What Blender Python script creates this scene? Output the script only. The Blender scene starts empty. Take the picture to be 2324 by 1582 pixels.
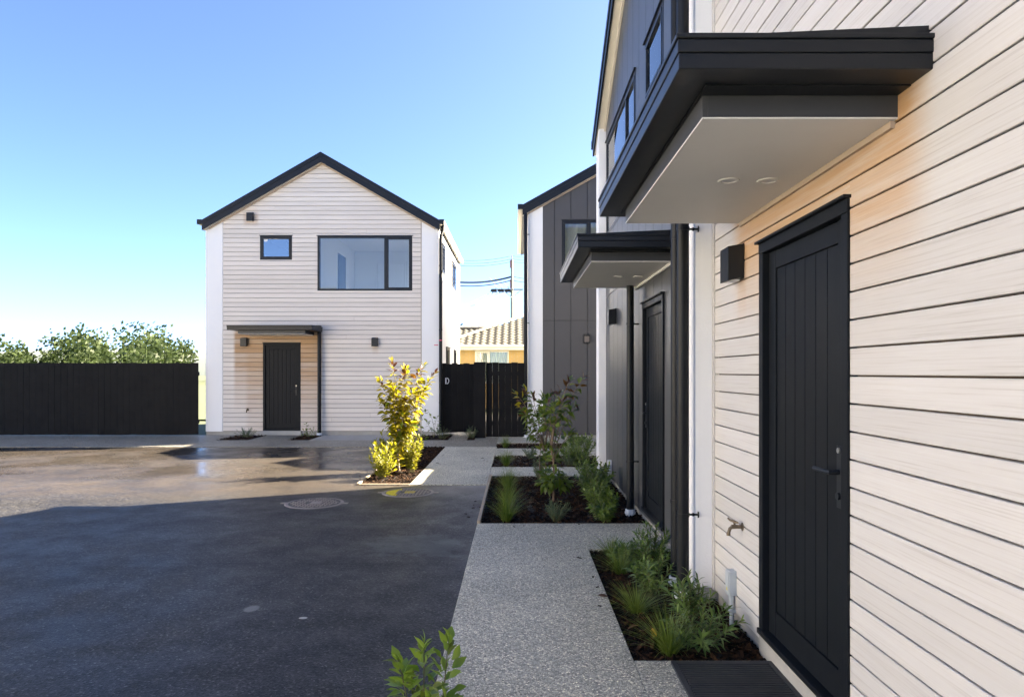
import bpy, bmesh, math, random
from mathutils import Vector, Matrix
R = math.radians
random.seed(7)
S = bpy.context.scene
COL = S.collection

# ------------------------------------------------------------------ camera
cd = bpy.data.cameras.new('camera'); cam = bpy.data.objects.new('camera', cd); COL.objects.link(cam)
cam.location = (0, 0, 1.53); cam.rotation_euler = (R(90), 0, 0)
cd.sensor_fit = 'HORIZONTAL'; cd.sensor_width = 36.0; cd.lens = 36.0*1539/2324
cd.shift_x = -10/2324; cd.shift_y = 54/2324
cd.clip_start = 0.05; cd.clip_end = 3000
S.camera = cam
# ------------------------------------------------------------------ sky and sun
SUN_AZ, SUN_EL = 66.0, 36.0            # azimuth clockwise from +Y
w = bpy.data.worlds.new('World'); S.world = w; w.use_nodes = True
nt = w.node_tree; bg = nt.nodes['Background']
sky = nt.nodes.new('ShaderNodeTexSky'); sky.sky_type = 'NISHITA'; sky.sun_disc = False
sky.sun_elevation = R(SUN_EL); sky.sun_rotation = R(SUN_AZ)
sky.air_density = 0.42; sky.dust_density = 0.9; sky.ozone_density = 4.5
nt.links.new(sky.outputs[0], bg.inputs[0]); bg.inputs[1].default_value = 0.05
sd = bpy.data.lights.new('sun', 'SUN'); sun = bpy.data.objects.new('sun', sd); COL.objects.link(sun)
to_sun = Vector((math.sin(R(SUN_AZ))*math.cos(R(SUN_EL)), math.cos(R(SUN_AZ))*math.cos(R(SUN_EL)), math.sin(R(SUN_EL))))
sun.rotation_euler = to_sun.to_track_quat('Z', 'Y').to_euler(); sun.location = (20, 10, 20)
sd.energy = 5.0; sd.angle = R(0.53); sd.color = (1.0, 0.86, 0.66)
S.view_settings.view_transform = 'Standard'; S.view_settings.look = 'None'
S.view_settings.exposure = 3.5; S.view_settings.gamma = 1.0; S.view_settings.use_curve_mapping = False
S.render.engine = 'CYCLES'
S.cycles.max_bounces = 8; S.cycles.transparent_max_bounces = 12

# ------------------------------------------------------------------ node helpers
class NT:
    def __init__(s, name):
        s.m = bpy.data.materials.new(name); s.m.use_nodes = True
        s.t = s.m.node_tree; s.b = s.t.nodes['Principled BSDF']; s.out = s.t.nodes['Material Output']
    def n(s, typ, ins=None, **kw):
        nd = s.t.nodes.new('ShaderNode'+typ)
        for k, v in kw.items(): setattr(nd, k, v)
        for k, v in (ins or {}).items():
            if isinstance(v, bpy.types.NodeSocket): s.t.links.new(v, nd.inputs[k])
            else: nd.inputs[k].default_value = v
        return nd
    def set(s, k, v):
        if isinstance(v, bpy.types.NodeSocket): s.t.links.new(v, s.b.inputs[k])
        else: s.b.inputs[k].default_value = v
    def pos(s, scale=(1, 1, 1), obj=False):
        src = s.n('TexCoord').outputs['Object'] if obj else s.n('NewGeometry').outputs['Position']
        return s.n('Mapping', {'Vector': src, 'Scale': scale}).outputs[0]
    def noise(s, vec, scale, detail=3, rough=0.55, out='Fac'):
        return s.n('TexNoise', {'Vector': vec, 'Scale': scale, 'Detail': detail, 'Roughness': rough}).outputs[out]
    def ramp(s, fac, stops):
        r = s.n('ValToRGB', {'Fac': fac}); e = r.color_ramp.elements
        while len(e) < len(stops): e.new(0.5)
        for el, (p, c) in zip(e, stops):
            el.position = p; el.color = (c, c, c, 1) if not isinstance(c, tuple) else (*c, 1)
        return r.outputs[0]
    def mix(s, fac, a, b, mode='MIX'):
        m = s.n('Mix', data_type='RGBA', blend_type=mode)
        for i, v in ((0, fac), (6, a), (7, b)):
            if isinstance(v, bpy.types.NodeSocket): s.t.links.new(v, m.inputs[i])
            else: m.inputs[i].default_value = (*v, 1) if isinstance(v, tuple) else v
        return m.outputs[2]
    def math(s, op, a, b=0.0, clamp=False):
        m = s.n('Math', {0: a, 1: b}, operation=op); m.use_clamp = clamp; return m.outputs[0]
    def mr(s, v, a, b, c=0.0, d=1.0, smooth=True):
        m = s.n('MapRange', {'Value': v, 1: a, 2: b, 3: c, 4: d}); m.interpolation_type = 'SMOOTHSTEP' if smooth else 'LINEAR'
        return m.outputs[0]
    def bump(s, h, strength=0.3, dist=0.01):
        s.t.links.new(s.n('Bump', {'Height': h, 'Strength': strength, 'Distance': dist}).outputs[0], s.b.inputs['Normal'])
    def rnd(s, island=False):
        return s.n('NewGeometry').outputs['Random Per Island'] if island else s.n('ObjectInfo').outputs['Random']

def paint(name, c, rough=0.5, metal=0.0, var=0.06, bump=0.05, bscale=60, dirt=0.0, spec=0.5, rv=0.07):
    t = NT(name); p = t.pos()
    n = t.noise(p, 3.0, 4)
    a = tuple(x*(1-var) for x in c); b = tuple(min(1, x*(1+var)) for x in c)
    col = t.mix(n, a, b)
    if dirt:
        col = t.mix(t.math('MULTIPLY', t.ramp(t.noise(p, 1.7, 6, 0.7), [(0.45, 0.0), (0.75, 1.0)]), dirt), col, tuple(x*0.55 for x in c))
    t.set('Base Color', col); t.set('Roughness', t.mr(t.noise(p, 9, 3), 0.2, 0.8, rough-rv, rough+rv)); t.set('Metallic', metal); t.set('Specular IOR Level', spec)
    if bump: t.bump(t.noise(p, bscale, 3), bump, 0.004)
    return t.m

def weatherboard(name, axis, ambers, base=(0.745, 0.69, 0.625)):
    """bleached timber; grain runs along the board; 'ambers' are patches where the timber has not bleached yet"""
    t = NT(name)
    sc = (2.0, 150, 150) if axis == 'x' else (150, 2.0, 150)
    off = t.n('VectorMath', {0: t.n('NewGeometry').outputs['Position'], 1: t.n('CombineXYZ', {0: t.math('MULTIPLY', t.rnd(), 37.0), 1: t.math('MULTIPLY', t.rnd(), 53.0)}).outputs[0]}, operation='ADD').outputs[0]
    g = t.noise(t.n('Mapping', {'Vector': off, 'Scale': sc}).outputs[0], 1.0, 5, 0.65)
    sc2 = (0.5, 6, 6) if axis == 'x' else (6, 0.5, 6)
    g2 = t.noise(t.n('Mapping', {'Vector': off, 'Scale': sc2}).outputs[0], 1.5, 4)
    v = t.mr(t.rnd(), 0, 1, 0.93, 1.05, False)
    grain = t.ramp(g, [(0.25, (0.66, 0.62, 0.58)), (0.45, (0.93, 0.91, 0.89)), (0.7, (1, 1, 1))])
    col = t.mix(1.0, base, grain, 'MULTIPLY')
    col = t.mix(t.math('MULTIPLY', g2, 0.35), col, tuple(x*y for x, y in zip(base, (0.82, 0.80, 0.80))))
    col = t.mix(1.0, col, t.n('CombineColor', {0: v, 1: v, 2: v}).outputs[0], 'MULTIPLY')
    sx = t.n('SeparateXYZ', {0: t.n('NewGeometry').outputs['Position']})
    u = sx.outputs[0] if axis == 'x' else sx.outputs[1]; z = sx.outputs[2]
    streak = t.noise(t.n('Mapping', {'Vector': off, 'Scale': (1.5, 7, 30) if axis == 'x' else (7, 1.5, 30)}).outputs[0], 1.0, 5, 0.7)
    amb = t.mix(g, (0.36, 0.205, 0.09), (0.52, 0.335, 0.18))
    for (u0, u1, z0, z1, f, k) in ambers:
        mu = t.math('MULTIPLY', t.mr(u, u0-f, u0+f), t.mr(u, u1+f, u1-f))
        mz = t.math('MULTIPLY', t.mr(z, z0, z1, 0.0, 1.0, False), t.mr(z, z1+0.35, z1+0.1))
        mk = t.math('MULTIPLY', t.math('MULTIPLY', mu, mz), t.math('MULTIPLY', t.mr(streak, 0.25, 0.6, 0.55, 1.0), t.mr(t.rnd(), 0, 1, 0.62, 1.12, False)))
        col = t.mix(t.math('MULTIPLY', mk, k, True), col, amb)
    t.set('Base Color', col); t.set('Roughness', 0.62); t.bump(g, 0.25, 0.002)
    return t.m

def aggregate(name, cells=75, tint=(1, 1, 1), k=1.0):
    t = NT(name); p = t.pos()
    wob = t.n('VectorMath', {0: p, 1: t.n('VectorMath', {0: t.noise(p, 40, 2, 0.5, 'Color'), 1: (0.012, 0.012, 0.012)}, operation='MULTIPLY').outputs[0]}, operation='ADD').outputs[0]
    vo = t.n('TexVoronoi', {'Vector': wob, 'Scale': cells}); ve = t.n('TexVoronoi', {'Vector': wob, 'Scale': cells}, feature='DISTANCE_TO_EDGE')
    cs = t.n('SeparateColor', {0: vo.outputs['Color']})
    peb = t.ramp(cs.outputs[0], [(0.0, (0.05*k, 0.051*k, 0.053*k)), (0.25, (0.12*k, 0.12*k, 0.118*k)), (0.55, (0.20*k, 0.197*k, 0.185*k)), (0.85, (0.29*k, 0.283*k, 0.255*k)), (1.0, (0.42*k, 0.41*k, 0.37*k))])
    edge = t.mr(ve.outputs['Distance'], 0.02, 0.16)
    col = t.mix(edge, (0.10*k, 0.098*k, 0.092*k), peb)
    col = t.mix(1.0, col, tint, 'MULTIPLY')
    big = t.ramp(t.noise(p, 0.9, 5, 0.65), [(0.3, 0.72), (0.65, 1.08)])
    col = t.mix(1.0, col, big, 'MULTIPLY')
    t.set('Base Color', col); t.set('Roughness', t.mr(cs.outputs[1], 0, 1, 0.35, 0.75))
    t.bump(t.math('MULTIPLY', edge, t.mr(cs.outputs[2], 0, 1, 0.4, 1.0)), 0.7, 0.004)
    return t.m

def asphalt():
    t = NT('asphalt'); p = t.pos()
    fine = t.n('TexVoronoi', {'Vector': p, 'Scale': 95}); fs = t.n('SeparateColor', {0: fine.outputs['Color']})
    big = t.noise(p, 0.55, 6, 0.62); mid = t.noise(p, 2.1, 6, 0.7)
    col = t.ramp(fs.outputs[0], [(0.0, (0.006, 0.0058, 0.0055)), (0.5, (0.020, 0.0185, 0.0165)), (0.92, (0.036, 0.0345, 0.032)), (1.0, (0.09, 0.085, 0.076))])
    col = t.mix(1.0, col, t.ramp(big, [(0.33, 0.62), (0.66, 1.5)]), 'MULTIPLY')
    col = t.mix(1.0, col, t.ramp(t.noise(p, 38, 4, 0.75), [(0.3, 0.35), (0.7, 1.9)]), 'MULTIPLY')
    # pale dried silt where water stood
    silt = t.math('MULTIPLY', t.ramp(mid, [(0.55, 0.0), (0.7, 1.0)]), t.ramp(big, [(0.5, 0.0), (0.62, 1.0)]))
    col = t.mix(t.math('MULTIPLY', silt, 0.55), col, (0.085, 0.09, 0.092))
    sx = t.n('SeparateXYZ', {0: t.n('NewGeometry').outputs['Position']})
    sunlit_tan = t.math('MULTIPLY', t.mr(sx.outputs[1], 7.8, 9.0), t.ramp(mid, [(0.35, 0.25), (0.6, 1.0)]))  # sun patch put into the colour: lighter tan across the far asphalt
    col = t.mix(t.math('MULTIPLY', sunlit_tan, 0.55), col, t.mix(fs.outputs[1], (0.035, 0.028, 0.022), (0.075, 0.058, 0.043)))
    def spot(cx, cy, rx, ry, soft):
        dx = t.math('DIVIDE', t.math('SUBTRACT', sx.outputs[0], cx), rx); dy = t.math('DIVIDE', t.math('SUBTRACT', sx.outputs[1], cy), ry)
        r2 = t.math('ADD', t.math('MULTIPLY', dx, dx), t.math('MULTIPLY', dy, dy))
        r2 = t.math('ADD', r2, t.math('MULTIPLY', t.math('SUBTRACT', t.noise(p, 5.0, 5, 0.7), 0.5), soft))
        return t.mr(r2, 1.0, 0.45)
    col = t.mix(t.math('MULTIPLY', spot(-0.85, 6.0, 0.55, 0.42, 4.5), 0.8), col, (0.060, 0.064, 0.062))
    col = t.mix(t.math('MULTIPLY', spot(-1.72, 4.40, 0.055, 0.07, 2.0), 0.85), col, (0.16, 0.16, 0.15))
    col = t.mix(t.math('MULTIPLY', spot(-1.33, 4.23, 0.03, 0.02, 2.0), 0.9), col, (0.4, 0.39, 0.36))
    col = t.mix(t.math('MULTIPLY', spot(-2.2, 5.43, 1.75, 0.014, 0.8), 0.6), col, (0.005, 0.005, 0.005))
    t.set('Base Color', col)
    wet = t.math('MULTIPLY', t.mr(sx.outputs[1], 7.5, 10.5), t.ramp(t.noise(p, 0.8, 3), [(0.36, 0.35), (0.6, 1.0)]))
    ro = t.mr(mid, 0.3, 0.7, 0.42, 0.62)
    wr = t.n('Mix', {0: t.math('MULTIPLY', wet, 0.85), 2: ro, 3: 0.13}).outputs[0]
    t.set('Roughness', wr)
    t.set('Specular IOR Level', 0.24)
    h = t.math('ADD', t.math('MULTIPLY', fine.outputs['Distance'], 1.0), t.math('MULTIPLY', t.noise(p, 260, 2), 0.5))
    bs = t.mr(wet, 0.0, 1.0, 0.42, 0.05)
    bn = t.n('Bump', {'Height': h, 'Strength': bs, 'Distance': 0.004}); t.t.links.new(bn.outputs[0], t.b.inputs['Normal'])
    return t.m

def leaf_mat(name, c1, c2, trans=0.45, rough=0.35, island=False, spec=0.5):
    t = NT(name); r = t.rnd(island)
    g = t.n('NewGeometry')
    col = t.mix(r, c1, c2)
    t.set('Base Color', col); t.set('Roughness', rough); t.set('Specular IOR Level', spec)
    tr = t.n('BsdfTranslucent', {'Color': t.mix(1.0, col, (1.5, 1.55, 0.75), 'MULTIPLY')})
    mx = t.n('MixShader', {0: trans, 1: t.b.outputs[0], 2: tr.outputs[0]})
    t.t.links.new(mx.outputs[0], t.out.inputs[0]); return t.m

def glass(name, base=0.12, tint=(0.93, 0.97, 1.0)):
    t = NT(name); t.t.nodes.remove(t.b)
    tr = t.n('BsdfTransparent', {'Color': (*tint, 1)}); gl = t.n('BsdfGlossy', {'Color': (1, 1, 1, 1), 'Roughness': 0.01})
    fr = t.n('LayerWeight', {'Blend': 0.32})
    f = t.math('ADD', fr.outputs['Fresnel'], base, True)
    mx = t.n('MixShader', {0: f, 1: tr.outputs[0], 2: gl.outputs[0]})
    t.t.links.new(mx.outputs[0], t.out.inputs[0]); return t.m

def island_mat(name, stops, rough=0.7):
    t = NT(name); t.set('Base Color', t.ramp(t.rnd(True), stops)); t.set('Roughness', rough); t.set('Specular IOR Level', 0.15)
    return t.m

def stucco(name, c):
    t = NT(name); p = t.pos()
    col = t.mix(t.noise(p, 1.3, 5, 0.65), tuple(x*0.93 for x in c), c)
    t.set('Base Color', col); t.set('Roughness', 0.75); t.bump(t.noise(p, 75, 4, 0.6), 0.45, 0.006); return t.m

M = {}
LH_DOOR = (-6.154, -5.243)
M['board_x'] = weatherboard('bleached_weatherboard_house', 'x', [(-6.85, -4.73, 0.5, 2.3, 0.05, 1.3), (-6.55, -4.80, -0.9, 2.1, 0.08, 0.75), (-6.62, -6.28, 5.05, 5.2, 0.05, 0.5), (-3.50, -3.36, 1.95, 2.1, 0.04, 0.5)])
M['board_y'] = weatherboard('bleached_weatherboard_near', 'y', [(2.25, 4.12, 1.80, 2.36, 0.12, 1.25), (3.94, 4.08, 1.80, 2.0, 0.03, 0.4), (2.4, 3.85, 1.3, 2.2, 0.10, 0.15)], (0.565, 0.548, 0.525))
M['stucco'] = stucco('white_plaster', (0.85, 0.84, 0.82))
M['black'] = paint('black_coated_steel', (0.013, 0.014, 0.016), 0.36, var=0.08, bump=0.0, spec=0.25, rv=0.01)
M['pipe'] = paint('black_pipe', (0.010, 0.011, 0.0125), 0.40, var=0.05, bump=0, spec=0.18, rv=0.01)
M['dark'] = paint('dark_grey_cladding', (0.064, 0.065, 0.068), 0.40, var=0.05, bump=0, spec=0.4, rv=0.01)
M['dark2'] = paint('charcoal_cladding', (0.078, 0.074, 0.073), 0.44, var=0.05, bump=0, spec=0.3, rv=0.02)
M['groove'] = paint('groove_backing', (0.02, 0.02, 0.021), 0.8, bump=0)
M['back'] = paint('dark_building_wrap', (0.016, 0.012, 0.009), 0.9, bump=0, spec=0.1)
M['back_pale'] = paint('brown_building_wrap', (0.09, 0.07, 0.055), 0.9, bump=0, spec=0.1)
M['bronze'] = paint('bronze_light', (0.13, 0.105, 0.085), 0.45, bump=0)
M['frame'] = paint('window_aluminium', (0.014, 0.016, 0.02), 0.38, var=0.05, bump=0, spec=0.25, rv=0.02)
M['door'] = paint('door_paint', (0.010, 0.0115, 0.014), 0.42, var=0.05, bump=0, spec=0.08, rv=0.02)
M['soffit'] = paint('soffit_paint', (0.64, 0.63, 0.61), 0.6, var=0.03, bump=0.08, bscale=140)
M['fascia'] = paint('fascia_grey', (0.045, 0.047, 0.052), 0.45, var=0.05, bump=0, spec=0.3, rv=0.02)
M['cream'] = paint('cream_paint', (0.70, 0.65, 0.55), 0.5, var=0.05)
M['trim'] = paint('timber_trim', (0.42, 0.33, 0.25), 0.6, var=0.12, bump=0.1)
M['plaster'] = paint('interior_plaster', (0.88, 0.88, 0.87), 0.8, var=0.02, bump=0)
M['carpet'] = paint('interior_floor', (0.74, 0.71, 0.67), 0.9)
M['glass'] = glass('window_glass', 0.03)
M['glass_frost'] = glass('bathroom_glass', 0.22, (0.45, 0.5, 0.56))
M['pvc'] = paint('pale_pvc', (0.70, 0.72, 0.74), 0.4, var=0.05, bump=0, dirt=0.5)
M['pvcgrey'] = paint('grey_pvc', (0.42, 0.46, 0.48), 0.42, var=0.05, bump=0, dirt=0.3)
M['brass'] = paint('weathered_brass', (0.16, 0.125, 0.085), 0.45, 0.75, var=0.25, bump=0.1)
M['steel'] = paint('brushed_steel', (0.55, 0.54, 0.5), 0.35, 0.9, var=0.1)
M['agg'] = aggregate('exposed_aggregate', 105, (1.0, 0.965, 0.83), 3.0)
M['agg2'] = aggregate('exposed_aggregate_apron', 85, (1.0, 0.93, 0.80), 1.5)
M['concrete'] = paint('plain_concrete', (0.36, 0.345, 0.315), 0.8, var=0.14, bump=0.4, bscale=50, dirt=0.5)
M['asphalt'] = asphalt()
M['soil'] = paint('dark_soil', (0.009, 0.007, 0.005), 0.9, var=0.3, bump=0.6, bscale=40)
M['mulch'] = island_mat('bark_chip', [(0.0, (0.006, 0.0035, 0.0022)), (0.5, (0.018, 0.0088, 0.0045)), (0.85, (0.042, 0.020, 0.009)), (0.97, (0.08, 0.04, 0.018)), (1.0, (0.17, 0.11, 0.065))], 0.9)
M['edging'] = paint('pine_edging', (0.34, 0.27, 0.19), 0.75, var=0.2, bump=0.3, dirt=0.5)
M['fence'] = paint('black_stained_timber', (0.007, 0.0068, 0.007), 0.62, var=0.5, bump=0.3, bscale=30, spec=0.12)
M['mat'] = paint('rubber_mat', (0.022, 0.023, 0.027), 0.6, var=0.3, bump=0.2, dirt=0.2)
M['iron'] = paint('cast_iron', (0.23, 0.195, 0.17), 0.6, 0.0, var=0.25, bump=0.2, dirt=0.4)
M['iron_dark'] = paint('cast_iron_lid', (0.05, 0.044, 0.039), 0.6, var=0.25, bump=0.2)
M['yellow'] = paint('yellow_marking_paint', (0.62, 0.50, 0.02), 0.6, var=0.15, bump=0.1, dirt=0.2)
M['ochre'] = paint('worn_yellow_paint', (0.42, 0.31, 0.04), 0.6, var=0.3, bump=0.1, dirt=0.6)
M['pink'] = paint('pink_tape', (0.65, 0.08, 0.16), 0.5)
M['paper'] = paint('white_sticker', (0.8, 0.8, 0.8), 0.5)
M['wood_pole'] = paint('weathered_pole', (0.36, 0.34, 0.31), 0.8, var=0.2, bump=0.3)
M['wire'] = paint('cable', (0.02, 0.02, 0.02), 0.5, bump=0)
M['insul'] = paint('brown_insulator', (0.16, 0.06, 0.03), 0.3, bump=0)
M['bark'] = paint('shrub_bark', (0.17, 0.115, 0.075), 0.8, var=0.35, bump=0.4)
M['bark_pale'] = paint('pale_bark', (0.36, 0.30, 0.24), 0.75, var=0.3, bump=0.4)
M['twig'] = paint('green_twig', (0.11, 0.10, 0.035), 0.6, var=0.3)
M['leaf_yellow'] = leaf_mat('leaf_yellow_green', (0.20, 0.175, 0.008), (0.34, 0.26, 0.014), 0.62, 0.55)
M['leaf_lime'] = leaf_mat('leaf_lime', (0.085, 0.12, 0.012), (0.15, 0.17, 0.02), 0.5, 0.45)
M['leaf_green'] = leaf_mat('leaf_green', (0.06, 0.105, 0.016), (0.16, 0.20, 0.035), 0.4, 0.32)
M['leaf_bronze'] = leaf_mat('leaf_bronze', (0.060, 0.018, 0.010), (0.13, 0.060, 0.014), 0.4, 0.45)
M['leaf_gold'] = leaf_mat('leaf_gold', (0.50, 0.30, 0.02), (0.42, 0.33, 0.02), 0.45)
M['leaf_fore'] = leaf_mat('leaf_bright', (0.13, 0.20, 0.03), (0.22, 0.30, 0.05), 0.45, 0.3)
M['fol_hedge'] = leaf_mat('foliage_hedge', (0.06, 0.10, 0.018), (0.17, 0.23, 0.045), 0.4, 0.35, True)
M['fol_hebe'] = leaf_mat('foliage_hebe', (0.055, 0.10, 0.022), (0.18, 0.25, 0.065), 0.35, 0.35, True)
M['fol_lav'] = leaf_mat('foliage_lavender', (0.05, 0.085, 0.045), (0.13, 0.18, 0.10), 0.3, 0.5, True)
M['fol_lime'] = leaf_mat('foliage_lime', (0.13, 0.14, 0.010), (0.24, 0.215, 0.016), 0.5, 0.5, True)
M['wood_leaf'] = leaf_mat('distant_foliage', (0.022, 0.036, 0.012), (0.06, 0.085, 0.028), 0.3, 0.5, True, 0.2)
M['grass'] = leaf_mat('grass_blades', (0.055, 0.10, 0.014), (0.17, 0.21, 0.04), 0.4, 0.45, True)
M['brick'] = paint('cream_brick', (0.50, 0.32, 0.11), 0.85, var=0.2, bump=0.3)
M['mortar'] = paint('mortar', (0.42, 0.36, 0.28), 0.9)
M['tile'] = paint('concrete_tile', (0.085, 0.078, 0.058), 0.8, var=0.3, bump=0.3, dirt=0.5)
M['ridge'] = paint('ridge_tile', (0.22, 0.195, 0.145), 0.8, var=0.2)
M['tile_under'] = paint('roof_underlay', (0.05, 0.05, 0.045), 0.9)
M['net'] = leaf_mat('net_curtain', (0.70, 0.68, 0.66), (0.78, 0.76, 0.74), 0.5, 0.9)
M['curtain'] = leaf_mat('pale_curtain', (0.62, 0.58, 0.48), (0.62, 0.58, 0.48), 0.4, 0.9)
M['ground'] = paint('rough_grass', (0.07, 0.085, 0.035), 0.9, var=0.4, bump=0.5, bscale=8)
M['gravel'] = aggregate('loose_gravel', 45, (1, 0.97, 0.92), 0.8)
M['hill'] = paint('far_trees', (0.10, 0.12, 0.11), 0.9, var=0.3, bump=0)

# ------------------------------------------------------------------ mesh helpers
def wloc(o):
    v = Vector((0, 0, 0))
    while o is not None: v += o.location; o = o.parent
    return v

class MB:
    def __init__(s): s.v = []; s.f = []; s.mi = []
    def add(s, vs, fs, mi=0):
        k = len(s.v); s.v += [tuple(x) for x in vs]; s.f += [tuple(i+k for i in f) for f in fs]; s.mi += [mi]*len(fs); return s
    def box(s, x0, x1, y0, y1, z0, z1, mi=0):
        return s.add([(x0,y0,z0),(x1,y0,z0),(x1,y1,z0),(x0,y1,z0),(x0,y0,z1),(x1,y0,z1),(x1,y1,z1),(x0,y1,z1)],
              [(0,3,2,1),(4,5,6,7),(0,1,5,4),(1,2,6,5),(2,3,7,6),(3,0,4,7)], mi)
    def prism(s, F, poly, d0, d1, ch=0.0, mi=0):
        n = len(poly)
        if n < 3: return s
        zs = [q[1] for q in poly]; zc = (min(zs)+max(zs))/2; zr = max(1e-6, (max(zs)-min(zs))/2); us = [q[0] for q in poly]
        a = [F(u, z, d0) for u, z in poly]
        if ch and zr > ch*1.5:
            m = [F(u, z, d1-ch) for u, z in poly]
            b = [F(u, zc+(z-zc)*(1-ch/zr), d1) for u, z in poly]
            fs = [tuple(range(n)), tuple(range(2*n, 3*n))]
            fs += [(i, (i+1) % n, n+(i+1) % n, n+i) for i in range(n)] + [(n+i, n+(i+1) % n, 2*n+(i+1) % n, 2*n+i) for i in range(n)]
            return s.add(a+m+b, fs, mi)
        b = [F(u, z, d1) for u, z in poly]
        return s.add(a+b, [tuple(range(n)), tuple(range(n, 2*n))] + [(i, (i+1) % n, n+(i+1) % n, n+i) for i in range(n)], mi)
    def fbox(s, F, u0, u1, z0, z1, d0, d1, ch=0.0, mi=0): return s.prism(F, [(u0,z0),(u1,z0),(u1,z1),(u0,z1)], d0, d1, ch, mi)
    def tube(s, pts, rad, n=10, cap=True, mi=0):
        pts = [Vector(p) for p in pts]; k = len(pts)
        rad = [rad]*k if not isinstance(rad, (list, tuple)) else rad
        rings = []; ref = None
        for i, p in enumerate(pts):
            t = (pts[min(i+1, k-1)]-pts[max(i-1, 0)]).normalized()
            if ref is None: ref = Vector((1, 0, 0)) if abs(t.x) < 0.8 else Vector((0, 1, 0))
            a = (ref - t*ref.dot(t)).normalized(); b = t.cross(a); ref = a
            rings.append([p+(a*math.cos(2*math.pi*j/n)+b*math.sin(2*math.pi*j/n))*rad[i] for j in range(n)])
        vs = [q for r in rings for q in r]
        fs = [(i*n+j, i*n+(j+1) % n, (i+1)*n+(j+1) % n, (i+1)*n+j) for i in range(k-1) for j in range(n)]
        if cap: fs += [tuple(range(n-1, -1, -1)), tuple((k-1)*n+j for j in range(n))]
        return s.add(vs, fs, mi)
    def mesh(s, name, mats, off=Vector((0, 0, 0)), smooth=False, fix=True):
        me = bpy.data.meshes.new(name)
        me.from_pydata([(x-off.x, y-off.y, z-off.z) for x, y, z in s.v], [], s.f)
        for m in (mats if isinstance(mats, list) else [mats]): me.materials.append(m)
        me.polygons.foreach_set('material_index', s.mi)
        if fix:
            bm = bmesh.new(); bm.from_mesh(me); bmesh.ops.recalc_face_normals(bm, faces=bm.faces); bm.to_mesh(me); bm.free()
        if smooth:
            me.polygons.foreach_set('use_smooth', [True]*len(me.polygons))
            if smooth is not True: me.set_sharp_from_angle(angle=R(smooth))
        me.update(); return me
    def build(s, name, mats, parent=None, smooth=False, bevel=0, fix=True):
        o = bpy.data.objects.new(name, s.mesh(name, mats, wloc(parent), smooth, fix)); COL.objects.link(o); o.parent = parent
        if bevel:
            b = o.modifiers.new('bevel', 'BEVEL'); b.width = bevel; b.segments = 2; b.limit_method = 'ANGLE'; b.angle_limit = R(40)
        return o

def tag(o, label=None, cat=None, group=None, kind=None):
    for k, v in (('label', label), ('category', cat), ('group', group), ('kind', kind)):
        if v: o[k] = v
    return o
def empty(name, loc, label, cat, group=None):
    o = bpy.data.objects.new(name, None); COL.objects.link(o); o.location = loc; o.empty_display_size = 0.2
    return tag(o, label, cat, group)
def link_shared(name, me, parent, mat4=None):
    o = bpy.data.objects.new(name, me); COL.objects.link(o); o.parent = parent
    if mat4 is not None: o.matrix_basis = mat4
    return o
def copy_tree(o, parent=None):
    c = o.copy(); COL.objects.link(c); c.parent = parent
    for ch in list(o.children): copy_tree(ch, c)
    return c

def Fy(Y): return lambda u, z, d: (u, Y-d, z)        # wall looking towards -Y
def Fx(X): return lambda u, z, d: (X-d, u, z)        # wall looking towards -X
def Fxp(X): return lambda u, z, d: (X+d, u, z)       # wall looking towards +X
def Fyp(Y): return lambda u, z, d: (u, Y+d, z)

def cut(rects, ops):
    for (a, b, c, d) in ops:
        out = []
        for (u0, u1, z0, z1) in rects:
            if b <= u0+1e-6 or a >= u1-1e-6 or d <= z0+1e-6 or c >= z1-1e-6: out.append((u0, u1, z0, z1)); continue
            if a > u0: out.append((u0, a, z0, z1))
            if b < u1: out.append((b, u1, z0, z1))
            m0, m1 = max(u0, a), min(u1, b)
            if c > z0: out.append((m0, m1, z0, c))
            if d < z1: out.append((m0, m1, d, z1))
        rects = [r for r in out if r[1]-r[0] > 0.004 and r[3]-r[2] > 0.004]
    return rects
def clip(poly, hp):
    for (a, b, c) in hp:                 # keep a*u + b*z <= c
        out = []
        for i in range(len(poly)):
            p, q = poly[i], poly[(i+1) % len(poly)]
            fp, fq = a*p[0]+b*p[1]-c, a*q[0]+b*q[1]-c
            if fp <= 0: out.append(p)
            if (fp < 0 < fq) or (fq < 0 < fp):
                t = fp/(fp-fq); out.append((p[0]+(q[0]-p[0])*t, p[1]+(q[1]-p[1])*t))
        poly = out
        if len(poly) < 3: return []
    return poly
def rpoly(r): return [(r[0], r[2]), (r[1], r[2]), (r[1], r[3]), (r[0], r[3])]
def gable_hp(uc, za, k): return [(k, 1, za+k*uc), (-k, 1, za-k*uc)]

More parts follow.
